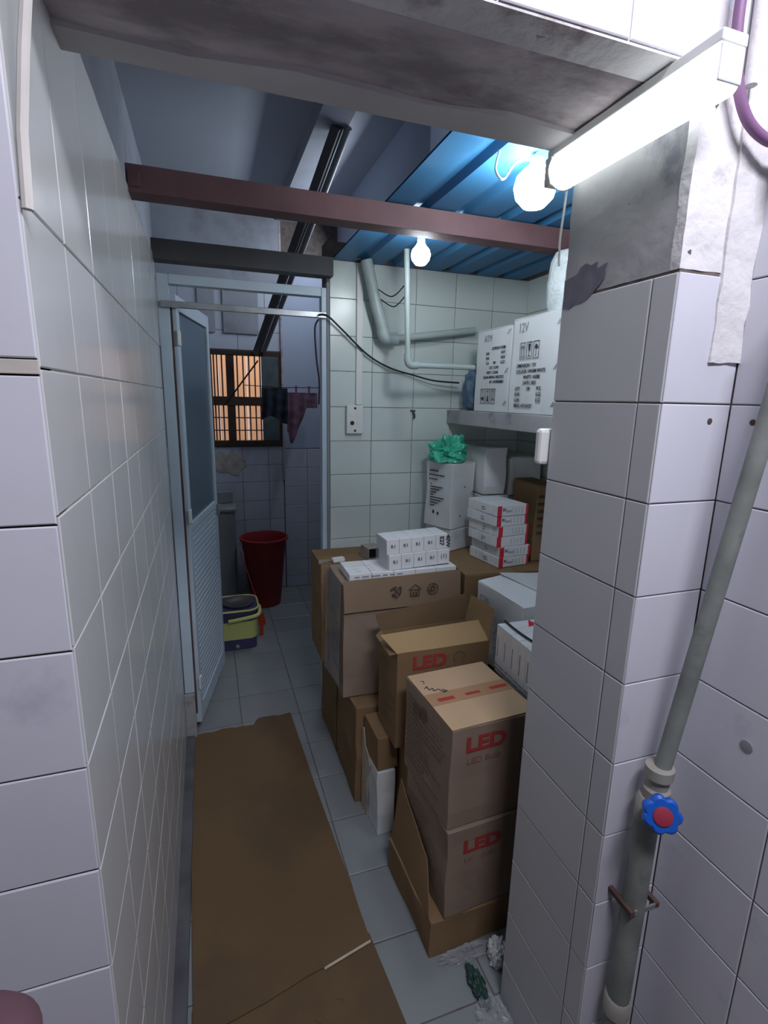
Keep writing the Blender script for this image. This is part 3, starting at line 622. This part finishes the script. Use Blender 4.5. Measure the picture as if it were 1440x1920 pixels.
# white cartons with the green bag
wl0 = carton('white_carton', 'low white carton under the one topped by the green bag', 1.075, 2.135, .921, .16, .17, .105, M['white_card'], R(20), .003, flaps=False)
wl1 = carton('white_carton', 'white carton carrying the green plastic bag by the back wall', 1.070, 2.132, 1.028, .162, .17, .315, M['white_card'], R(22), .003)
side_flat(wl1, rows(.11, .06, 3, seed=21, th=.3)+[rect(.01, -.02-.013*i, .02+.01*(i*7 % 9), -.015-.013*i) for i in range(9)]+[rect(.03, -.16, .04, -.145), rect(.06, -.165, .07, -.15)], .145, .225, M['ink'], off=.003)
front_flat(wl1, ring(.09, .20, .004, .004, 8)+ring(.065, .06, .004, .004, 8)+stroke([(.14, .16), (.155, .18), (.155, .15)], .0015), 0, 0, M['ink'], 'stain', .003)
gb = tag(blob('plastic_bag', 1.090, 2.215, 1.390, .085, .072, .072, M['green_bag'], None, .45, 2.2, 5), 'crumpled green plastic bag on top of the white carton by the wall', 'bag')
# white cartons under the shelf
wr1 = carton('white_carton', 'lower white carton with black print under the shelf, left of the pair', 1.240, 2.125, .921, .134, .22, .266, M['white_card'], R(0), .003, flaps=False)
front_flat(wr1, rows(.11, .07, 4, seed=41, th=.45)+[rect(.03, -.035, .05, -.015), rect(.06, -.035, .08, -.015), rect(.09, -.035, .11, -.015)], .01, .17, M['ink'], off=.004)
wr2 = carton('white_carton', 'lower white carton with black print under the shelf, right of the pair', 1.384, 2.125, .921, .160, .22, .260, M['white_card'], R(0), .003, flaps=False)
front_flat(wr2, rows(.1, .04, 2, seed=42, th=.5)+frame2(.01, -.05, .04, -.01, .003)+frame2(.05, -.05, .08, -.01, .003)+ring(.105, -.03, .012, .005, 12)+rows(.1, -.0, 1)+[rect(.01, -.11, .05, -.08)]+ring(.1, -.095, .012, .005, 12)+ring(.1, -.155, .01, .005, 12), .02, .19, M['ink'], off=.004)
wr3 = carton('white_carton', 'creased white carton right behind the red-edged packs, topmost left', 1.236, 2.13, 1.192, .118, .21, .225, M['white_card'], R(0), .006, flaps=True)
wr4 = carton('white_carton', 'creased white carton, topmost right, half hidden by the pillar', 1.375, 2.12, 1.187, .170, .22, .185, M['white_card'], R(0), .006, flaps=True)
bs = carton('cardboard_box', 'tall narrow brown carton seen at the pillar edge beside the red-edged packs', 1.372, 1.895, .920, .10, .20, .355, M['card'], R(-3), .003, top='y')
front_flat(bs, rows(.06, .2, 6, seed=44, th=.4), .01, .12, M['ink_brown'], off=.004)
# white cartons right of the brown stacks
s1 = carton('cardboard_box', 'brown carton on the floor behind the pillar, under the white lidded carton', 1.03, 1.44, 0, .30, .30, .30, M['card'], 0, .003, flaps=False)
s2 = carton('cardboard_box', 'second brown carton up behind the pillar, under the white lidded carton', 1.03, 1.44, .302, .30, .30, .30, M['card'], 0, .003, flaps=False)
w1 = carton('white_carton', 'white carton with overlapping lid flaps beside the raised brown flaps', 1.03, 1.44, .604, .30, .30, .312, M['white_card'], R(3), .003, flaps=False)
panel('flap', [(.0, .30, .3145), (.0, .0, .3145), (.14, .0, .318), (.14, .30, .330)], M['pack_white'], w1); panel('flap', [(.30, .0, .3145), (.30, .30, .3145), (.10, .30, .337), (.155, .0, .326)], M['white_card'], w1)
side_txt(w1, 'C25', .036, .28, .235, M['ink_soft'], .0004, 1.1, off=.004)
side_flat(w1, stroke([(.12, .14), (.15, .17), (.15, .12), (.18, .16), (.19, .11), (.22, .15)], .003)+stroke([(.13, .08), (.16, .11), (.17, .06), (.2, .1)], .003), .29, 0, M['ink_soft'], off=.004)
s3 = carton('cardboard_box', 'brown carton on the floor behind the pillar, right of the front stack', .91, 1.08, 0, .30, .32, .36, M['card'], 0, .003, flaps=False)
s4 = carton('cardboard_box', 'brown carton behind the pillar carrying the small white boxes', .91, 1.08, .362, .30, .32, .355, M['card'], 0, .003, flaps=False)
w2 = empty('bulb_pack', (.898, 1.095, .719), 'row of upright white bulb boxes with a black cord across, by the pillar edge', 'box pack', R(-1))
for i in range(7): u = box('bulb_box', 0, .26, i*.0445, i*.0445+.0435, 0, .172, M['pack_white'], w2, .0015)
side_flat(w2, [rect(.012+.0445*i, .05, .014+.0445*i, .12) for i in range(7)]+rows(.28, .03, 2, seed=61, th=.3), .31, .01, M['ink_soft'], off=.0012)
tag(tube('loose_cord', smooth_path([(.935, 1.41, .896), (.93, 1.32, .897), (.935, 1.22, .897), (.93, 1.12, .897)]), .0035, M['black']), 'thin black cord lying across the upright white bulb boxes', 'cord')
flat([[(0, 0), (.04, .01), (.03, .05)]], 'red_mark', M['red'], w2, (.09, .26, .1725), (1, 0, 0), (0, 1, 0))
# ------------------------------------------------------------------ shelf and what stands on it
sh = tag(box('wall_shelf', 1.15, 1.574, 1.02, YB+.004, 1.518, 1.584, M['plaster'], None, .003), 'grey concrete shelf along the right wall of the nook', 'shelf')
v2 = carton('white_carton', 'white 12V shipping carton on the shelf, nearer the pillar', 1.165, 1.545, 1.585, .34, .305, .36, M['white_card'], R(0), .002, top='y')
side_txt(v2, '12V', .05, .265, .295, M['ink_soft'], 0, .8, off=.003)
def arrows(x, y): return frame2(x, y, x+.034, y+.062, .002)+stroke([(x+.011, y+.012), (x+.011, y+.05)], .002)+stroke([(x+.023, y+.012), (x+.023, y+.05)], .002)+[[(x+.007, y+.042), (x+.015, y+.042), (x+.011, y+.054)], [(x+.019, y+.042), (x+.027, y+.042), (x+.023, y+.054)], rect(x+.006, y+.008, x+.028, y+.010)]
def glass(x, y): return frame2(x, y, x+.034, y+.062, .002)+[[(x+.009, y+.054), (x+.013, y+.030), (x+.021, y+.030), (x+.025, y+.054)], rect(x+.016, y+.012, x+.018, y+.032), rect(x+.010, y+.009, x+.024, y+.012)]
def brolly(x, y): return frame2(x, y, x+.034, y+.062, .002)+[[(x+.005, y+.036), (x+.029, y+.036), (x+.023, y+.047), (x+.017, y+.051), (x+.011, y+.047)], rect(x+.016, y+.010, x+.018, y+.036), rect(x+.012, y+.008, x+.017, y+.011)]
for q in (arrows(0, 0), glass(.044, 0), brolly(.088, 0)): side_flat(v2, q, .245, .205, M['ink'], 'handling_icon', .003)
LINES = [[('DIMENSION / 12V', 0)], [('COLOUR / WARM WHITE', 0)], [('WHITE / 6500K', .05)], [('DATE / 2021', .05)], [('QTY:', 0), ('100', .075), ('PCS', .14)], [('N.W.:', 0), ('KGS', .14)], [('G.W.:', 0), ('KGS', .14)], [('MEAS: 47X36X37', 0)]]
for i, ln in enumerate(LINES):
    for tx, x in ln: side_txt(v2, tx, .0185, .262-x, .172-i*.0215, M['ink'], .0002, .88, off=.003)
v1 = carton('white_carton', 'white shipping carton on the shelf printed upside down, farther from the pillar', 1.165, 1.862, 1.585, .34, .275, .345, M['white_card'], R(0), .002, top='y')
for q in (brolly(0, 0), glass(.044, 0), arrows(.088, 0)): side_flat(v1, [[(a, -b) for a, b in p][::-1] for p in q], .215, .098, M['ink'], 'handling_icon', .003)
for i, ln in enumerate(LINES[::-1]):
    for tx, x in ln: lettering(tx, .0165, M['ink'], v1, (-.003, .035+x*.9, .272-i*.0195), (0, 1, 0), (0, 0, -1), .0002, .88)
side_txt(v1, 'ATM', .04, .21, .285, M['ink_soft'], 0, .8, off=.003)
for t, dd in ((v2, .305), (v1, .275)):
    side_flat(t, [s_ for z in (.03, .16, .31) for s_ in stroke([(dd-.03, z), (dd-.012, z+.018)], .0025)+stroke([(dd-.02, z), (dd-.002, z+.018)], .0025)], dd, 0, M['ink_soft'], 'strap_marks', .003)
tag(blob('cloth_bag', 1.235, 2.24, 1.672, .065, .09, .125, M['bag_blue'], None, .25, 2, 4), 'dark slate-blue bag on the shelf corner between pipes and carton', 'bag')
ro = empty('bubble_wrap_roll', (1.262, 1.64, 1.946), 'upright roll of bubble wrap on the 12V carton beside the pillar', 'roll')
bm = bmesh.new(); ring_n = 40; prof = [(.0, 0), (.075, .0), (.085, .03), (.088, .10), (.083, .17), (.07, .20), (.02, .205)]
rr = []
for r_, z_ in prof: rr.append([bm.verts.new(((r_+.006*noise.noise(Vector((k*.7, z_*30, 1))))*math.cos(2*math.pi*k/ring_n), (r_+.006*noise.noise(Vector((k*.7, z_*30, 1))))*math.sin(2*math.pi*k/ring_n), z_)) for k in range(ring_n)])
for i in range(1, len(rr)-1):
    for k in range(ring_n): bm.faces.new((rr[i][k], rr[i][(k+1) % ring_n], rr[i+1][(k+1) % ring_n], rr[i+1][k]))
bm.faces.new(rr[1][::-1]); bm.faces.new(rr[-1])
for v in rr[0]: bm.verts.remove(v)
link('roll', mesh(bm, 'roll', True), M['bubble'], ro); tube('core', [(0, 0, .2), (0, 0, .212)], .018, M['card'], ro)
tag(box('socket_box', .680, .722, .942, .966, 1.497, 1.575, M['white_plastic'], None, .008), 'small white plastic box fixed behind the pillar edge below the shelf level', 'box')
# ------------------------------------------------------------------ pipes, cables and switch on the back wall
p1 = empty('water_pipe', (.7, 2.325, 2.0), 'thick grey-green pipe bending from the ceiling along the back wall', 'pipe')
tube('pipe_run', [(-.002, 0, .222), (.05, 0, .03), (.088, 0, -.085)], .026, M['pvc'], p1); tube('elbow', smooth_path([(.078, 0, -.06), (.09, 0, -.092), (.115, 0, -.101), (.15, 0, -.097)]), .029, M['pvc'], p1)
tube('pipe_run', [(.14, 0, -.098), (.56, .02, -.035)], .016, M['pvc'], p1)
p2 = empty('water_pipe', (.80, 2.10, 2.0), 'thin grey-green pipe dropping then turning right toward the shelf', 'pipe')
tube('pipe_run', [(-.0, 0, .222), (.018, 0, -.20)], .0115, M['pvc'], p2); tube('elbow', smooth_path([(.017, 0, -.18), (.0195, 0, -.215), (.034, 0, -.228), (.065, 0, -.227)]), .0155, M['pvc'], p2)
tube('pipe_run', [(.063, 0, -.227), (.345, .02, -.224)], .0115, M['pvc'], p2)
tag(tube('black_cable', smooth_path([(.49, 2.345, 1.985), (.53, 2.355, 1.985), (.60, 2.36, 1.93), (.72, 2.365, 1.83), (.83, 2.365, 1.775), (.95, 2.36, 1.745), (1.05, 2.34, 1.722), (1.18, 2.33, 1.715)]), .0042, M['black']), 'black cable sagging from the door frame to the shelf', 'cable')
tag(tube('dangling_cable', smooth_path([(.495, 2.37, 1.97), (.478, 2.375, 1.93), (.485, 2.378, 1.8), (.497, 2.378, 1.7), (.494, 2.378, 1.6)]), .004, M['black']), 'black cable dangling down the right door post', 'cable')
for a, b, c in (((.745, 2.292, 2.10), (.78, 2.21, 2.06), (.802, 2.116, 2.09)), ((.757, 2.292, 2.06), (.79, 2.21, 2.02), (.806, 2.116, 2.05))):
    tag(tube('wire_loop', smooth_path([a, b, c]), .0025, M['black']), 'thin dark wire slung between the two pipes, '+('upper' if a[2] > 2.08 else 'lower')+' one', 'wire')
tag(box('cable_trunking', .671, .700, YB-.012, YB-.0005, 1.602, 2.222, M['white_plastic'], None, .002), 'white cable trunking running down the back wall to the switch', 'trunking')
sw = empty('switch_plate', (.664, YB-.001, 1.533), 'white wall switch and socket plate at the end of the trunking', 'switch')
box('plate', -.040, .040, -.022, 0, -.066, .066, M['white_plastic'], sw, .004)
for px_, pz_ in ((0, .052), (0, -.052)): box('screw', px_-.005, px_+.005, -.0245, -.0215, pz_-.005, pz_+.005, M['ink'], sw, .001)
for px_, pz_ in ((-.014, .022), (.014, .022), (.016, -.016)): o_ = lathe('button', [(.010, 0), (.010, .003)], M['white_plastic'], sw, 16); o_.matrix_local = Matrix.Translation((px_, -.0215, pz_)) @ Matrix.Rotation(R(90), 4, 'X')
o_ = lathe('socket_hole', [(.010, 0), (.010, .003)], M['wood_dark'], sw, 16); o_.matrix_local = Matrix.Translation((-.014, -.0215, -.016)) @ Matrix.Rotation(R(90), 4, 'X'); o_['label'] = 'dark round socket hole'
hk = empty('wall_hook', (.963, YB-.001, 1.577), 'small dark hook stuck on the back wall below the pipes', 'hook')
box('plate', -.014, .014, -.006, 0, -.004, .004, M['steel_dark'], hk); tube('prong', smooth_path([(0, -.004, 0), (.003, -.012, -.012), (.005, -.016, -.028), (.003, -.010, -.036)]), .005, M['steel_dark'], hk)
# ------------------------------------------------------------------ floor : cardboard runners, scraps
r_ = random.Random(4)
far = [(-.150, 2.40)]
for i in range(1, 24):
    x = -.150+i*.0213; far.append((x, (2.385 if x < .15 else 2.425)+r_.uniform(-.007, .007)))
far += [(.342, 2.425), (.362, 1.9), (.385, 1.45), (.396, 1.19), (.30, 1.165), (.20, 1.15), (.08, 1.12), (-.03, 1.10), (-.112, 1.09), (-.125, 1.5), (-.142, 2.0)]
cs = prism('cardboard_sheet', far, 'z', .0045, .0085, M['card_floor']); tag(cs, 'long brown cardboard sheet laid on the corridor floor, far end torn', 'cardboard')
prism('torn_edge', [(.245, 1.156), (.397, 1.19), (.395, 1.182), (.245, 1.149)], 'z', .0078, .0092, M['card_edge'], cs)
near = [(-.118, 1.16), (.40, 1.215), (.425, .95), (.46, .60), (.49, .2), (-.09, .2), (-.10, .7)]
cs2 = prism('cardboard_sheet', near, 'z', .0003, .0040, M['card_floor']); tag(cs2, 'nearer cardboard sheet, tucked under the long one in the foreground', 'cardboard')
flat(stroke([(.12, 1.07), (.135, 1.055)], .004)+stroke([(.19, 1.10), (.21, 1.085)], .003)+stroke([(.26, 1.13), (.28, 1.12)], .003), 'stitch_marks', M['ink_brown'], cs2, (0, -.06, .0041), (1, 0, 0), (0, 1, 0))
tag(blob('green_wrapper', .648, .972, .012, .020, .055, .016, M['green_dark'], None, .5, 3, 4), 'crumpled dark green wrapper on the floor against the pillar foot', 'wrapper')
tag(blob('paper_scrap', .738, 1.02, .032, .025, .03, .05, M['white_card'], None, .4, 3, 4), 'crumpled whitish scrap between the pillar foot and the front stack', 'scrap')
tag(blob('plastic_scrap', .650, .885, .012, .038, .05, .018, M['film'], None, .6, 4, 4), 'clear plastic scrap on the floor at the near foot of the pillar', 'scrap')
# ------------------------------------------------------------------ washroom behind the door
bn = empty('waste_bin', (.385, 3.99, 0), 'tall dark red plastic bin in the washroom', 'bin')
lathe('shell', [(.112, 0), (.118, .01), (.160, .44), (.168, .46), (.172, .535), (.188, .54), (.188, .555), (.176, .558), (.166, .54), (.152, .42), (.108, .02), (.001, .018)], M['bin'], bn, 40)
box('grip', -.012, .012, -.012, .0, 0, .03, M['white_plastic'], bn).location = (-.186, -.01, .50)
def rrect(w_, d_, r, n=6):
    out = []
    for cx, cy, a0 in ((w_-r, r, -90), (w_-r, d_-r, 0), (r, d_-r, 90), (r, r, 180)):
        for k in range(n+1): a = R(a0+90*k/n); out.append((cx+r*math.cos(a), cy+r*math.sin(a)))
    return out
mb = empty('mop_bucket', (-.03, 3.22, 0), 'yellow and purple spin mop bucket behind the open door leaf', 'bucket')
def loft(name, secs, mt, parent):
    bm = bmesh.new(); rs = []
    for z, g, r in secs: rs.append([bm.verts.new((x+(-g), y+(-g), z)) for x, y in [((a), (b)) for a, b in rrect(.285+2*g, .26+2*g, r)]])
    for i in range(len(rs)-1):
        n_ = len(rs[i])
        for k in range(n_): bm.faces.new((rs[i][k], rs[i][(k+1) % n_], rs[i+1][(k+1) % n_], rs[i+1][k]))
    bm.faces.new(rs[0][::-1]); bm.faces.new(rs[-1]); bmesh.ops.recalc_face_normals(bm, faces=bm.faces)
    return link(name, mesh(bm, name, True), mt, parent)
loft('base', [(0, -.008, .04), (.075, -.006, .05)], M['purple'], mb); loft('tub', [(.075, -.004, .05), (.20, .004, .06)], M['yellow'], mb); loft('collar', [(.20, .002, .06), (.272, .006, .07)], M['purple'], mb)
hp = [(x, y, .275) for x, y in rrect(.285+.02, .26+.02, .075, 8)]; hp = [(x-.01, y-.01, z) for x, y, z in hp]
tube('rim', hp+[hp[0]], .007, M['yellow'], mb, 8)
tube('handle', smooth_path([(.10, -.016, .215), (.18, -.022, .225), (.27, -.018, .237), (.298, .02, .245), (.302, .10, .255)]), .013, M['yellow'], mb, 10)
lathe('spin_basket', [(.095, .0), (.105, .018), (.097, .019), (.06, .006), (.01, .004)], M['steel'], mb, 28, (.17, .135, .272)); lathe('drain_knob', [(.013, 0), (.013, .012), (.006, .016)], M['fitting'], mb, 14).matrix_local = Matrix.Translation((.15, .004, .03)) @ Matrix.Rotation(R(90), 4, 'X')
st = empty('dustpan_stick', (.292, 3.42, 0), 'orange plastic scoop with a thin red stick beside the mop bucket', 'dustpan')
prism('scoop', [(-.02, .08), (.025, .075), (.03, .10), (.012, .175), (-.008, .18), (-.02, .12)], 'y', -.02, .0, M['orange'], st); prism('foot', [(-.012, 0), (.012, 0), (.012, .08), (-.012, .08)], 'y', -.018, -.002, M['orange'], st)
tube('stick', [(0, -.01, .17), (-.10, .38, .50)], .0045, M['bin'], st, 8)
cbn = empty('metal_cabinet', (-.22, 3.99, 0), 'low grey metal cabinet against the washroom wall behind the door', 'cabinet')
box('body', 0, .395, .01, .29, 0, .765, M['grey_metal'], cbn, .004); box('lid', -.005, .405, -.004, .295, .767, .79, M['alu_edge'], cbn, .003); box('upstand', 0, .39, .22, .29, .792, .88, M['grey_metal'], cbn, .003); box('door_panel', .02, .38, .0, .009, .03, .74, M['grey_metal'], cbn, .003)
cl = tag(tube('clothes_line', [(.30, 4.285, 1.715), (.55, 4.10, 1.70), (1.049, 4.02, 1.71)], .003, M['black']), 'thin washing line strung across the washroom by the window', 'line')
def cloth(name, outline_fn, x0, x1, y, ztop, mt, label, nx=26, nz=20):
    bm = bmesh.new(); F = []; B = []
    for i in range(nx+1):
        u = i/nx; zb = outline_fn(u)
        for j in range(nz+1):
            v = j/nz; x = x0+(x1-x0)*u; z = ztop-(ztop-zb)*v
            yy = y+.018*math.sin(u*17+v*1.5)*(.3+.7*v)+.008*noise.noise(Vector((x*20, z*20, 1)))
            F.append(bm.verts.new((x, yy-.002, z))); B.append(bm.verts.new((x, yy+.002, z)))
    I = lambda i, j: i*(nz+1)+j
    for i in range(nx):
        for j in range(nz):
            bm.faces.new((F[I(i, j)], F[I(i+1, j)], F[I(i+1, j+1)], F[I(i, j+1)])); bm.faces.new((B[I(i, j)], B[I(i, j+1)], B[I(i+1, j+1)], B[I(i+1, j)]))
    for i in range(nx):
        for a in (0, nz): bm.faces.new((F[I(i, a)], B[I(i, a)], B[I(i+1, a)], F[I(i+1, a)]))
    for j in range(nz):
        for a in (0, nx): bm.faces.new((F[I(a, j)], F[I(a, j+1)], B[I(a, j+1)], B[I(a, j)]))
    bmesh.ops.recalc_face_normals(bm, faces=bm.faces)
    return tag(link(name, mesh(bm, name, True), mt), label, 'cloth')
cloth('dark_cloth', lambda u: 1.455+.03*math.sin(u*5), .405, .60, 4.06, 1.695, M['navy'], 'dark navy cloth hanging on the washing line over the window edge')
cloth('mauve_cloth', lambda u: 1.27+.28*min(1, abs(u-.13)*2.0)**1.2 if u > .05 else 1.36, .595, .83, 4.06, 1.665, M['mauve'], 'mauve garment hanging from the washing line right of the dark cloth')
for i, x in enumerate((.66, .76)):
    tag(prism('peg_strap', [(x, 1.66), (x+.012, 1.66), (x+.018, 1.715), (x-.002, 1.715)], 'y', 4.055, 4.063, M['mauve']), ('left' if i == 0 else 'right')+' strap of the mauve garment on the line', 'strap')
cd2 = empty('sloping_channel', (.68, 2.78, 2.93), 'long grey steel channel sloping from the ceiling beam down to the window', 'channel')
tube('channel', [(0, 0, 0), (-.284, 1.49, -.97)], .032, M['steel_dark'], cd2, 4); tube('pale_pipe', [(.055, 0, .0), (-.225, 1.49, -.95)], .018, M['grey_metal'], cd2, 10)
tag(tube('thin_rod', [(.40, 4.20, 1.90), (.19, 4.26, 1.62)], .006, M['black']), 'thin dark rod leaning across the window bars', 'rod')
# ------------------------------------------------------------------ stand pipe with the blue valve at the right
pv = empty('valve_pipe', (.792, .597, 0), 'grimy vertical water pipe with a blue hand valve in the right corner', 'pipe')
tube('upper_pipe', [(.045, -.04, 1.80), (-.028, .012, .965)], .0145, M['pvc_dirty'], pv, 16)
tube('lower_pipe', [(-.038, .018, .90), (-.036, .024, .0)], .022, M['pvc_dirty'], pv, 18)
lathe('valve_body', [(.018, -.03), (.024, -.028), (.024, -.012), (.019, -.008), (.019, .012), (.025, .014), (.025, .034), (.017, .036)], M['fitting'], pv, 18, (-.031, .013, .945)); 
lathe('valve_socket', [(.025, -.03), (.025, .012), (.02, .02)], M['fitting'], pv, 18, (-.037, .018, .895)); tube('stem', [(-.037, .012, .905), (-.055, -.022, .915)], .009, M['fitting'], pv, 12)
bm = bmesh.new(); n_ = 56; ring_a = []; ring_b = []; ring_c = []
for k in range(n_):
    a = 2*math.pi*k/n_; r = .0285+.0055*abs(math.cos(3.5*a)); ring_a.append(bm.verts.new((r*math.cos(a), r*math.sin(a), 0))); ring_b.append(bm.verts.new((r*math.cos(a), r*math.sin(a), .010))); ring_c.append(bm.verts.new((r*.86*math.cos(a), r*.86*math.sin(a), .014)))
bm.faces.new(ring_a[::-1]); bm.faces.new(ring_c)
for k in range(n_):
    l = (k+1) % n_; bm.faces.new((ring_a[k], ring_a[l], ring_b[l], ring_b[k])); bm.faces.new((ring_b[k], ring_b[l], ring_c[l], ring_c[k]))
hw = link('hand_wheel', mesh(bm, 'hand_wheel', True), M['handle_blue'], pv); hw['label'] = 'blue lobed hand wheel'
nrm = Vector((-.50, -.80, .33)).normalized(); hw.matrix_local = Matrix.Translation((-.056, -.022, .915)) @ nrm.to_track_quat('Z', 'Y').to_matrix().to_4x4()
rc = lathe('center_cap', [(.0165, .0142), (.0165, .0165), (.014, .0175)], M['handle_red'], hw, 24); rc['label'] = 'red centre cap'
lathe('coupling', [(.027, -.02), (.027, .02), (.024, .024)], M['fitting'], pv, 18, (-.036, .023, .40))
cp = empty('pipe_clamp', (.764, .622, .665), 'dark pipe clamp holding the lower pipe against the corner', 'clamp')
box('strap', -.026, .026, -.026, -.0225, -.006, .006, M['pvc_dirty'], cp, .001); box('ear', -.036, -.0265, -.026, .034, -.006, .006, M['rust'], cp, .001); box('ear', .0265, .036, -.026, .034, -.006, .006, M['rust'], cp, .001)
def hole(x, z, right=False, r=.005, y=None, mt=None, label='', cat='hole'):
    o_ = lathe('wall_disc', [(r, 0), (r, .002), (r*.6, .0025)], mt or M['rust'], None, 14)  # thin disc laid on the wall in place of a drilled hole
    o_.matrix_world = (Matrix.Translation((XR+.0005, y, z)) @ Matrix.Rotation(R(-90), 4, 'Y')) if right else (Matrix.Translation((x, Y1+.0005, z)) @ Matrix.Rotation(R(90), 4, 'X'))
    tag(o_, label, 'plug')
hole(.808, 1.605, label='small dark hole in the pillar front near the pipe top')
hole(0, 1.605, True, y=.613, label='small dark hole in the right wall level with its neighbour')
hole(0, 1.06, True, r=.011, y=.527, mt=M['grey_metal'], label='larger grey wall plug low on the right wall')
cv = tag(tube('violet_cable', smooth_path([(.722, .635, 2.26), (.722, .637, 2.15), (.735, .638, 2.09), (.762, .636, 2.04), (.80, .63, 2.015), (.835, .62, 2.01)]), .0075, M['violet']), 'thick violet cable running down over the pillar front', 'cable')
tag(tube('pale_pipe', [(.766, .645, 2.35), (.772, .645, 2.085)], .009, M['plaster_white']), 'pale pipe beside the violet cable at the top of the pillar', 'pipe')
tag(blob('green_rag', .838, .60, 2.0, .014, .03, .03, M['green_dark'], None, .4, 3, 3, False), 'dark green rag stuffed on the right wall near the pillar top', 'rag')

dm = empty('barrel', (-.235, .44, 0), 'maroon plastic barrel, only its domed top showing at the bottom left corner', 'barrel')
lathe('shell', [(.05, 0), (.062, .02), (.065, .5), (.062, 1.0), (.055, 1.03)], M['maroon'], dm, 32); lathe('lid', [(.058, 1.031), (.060, 1.04), (.050, 1.056), (.025, 1.066), (.002, 1.069)], M['maroon'], dm, 32)
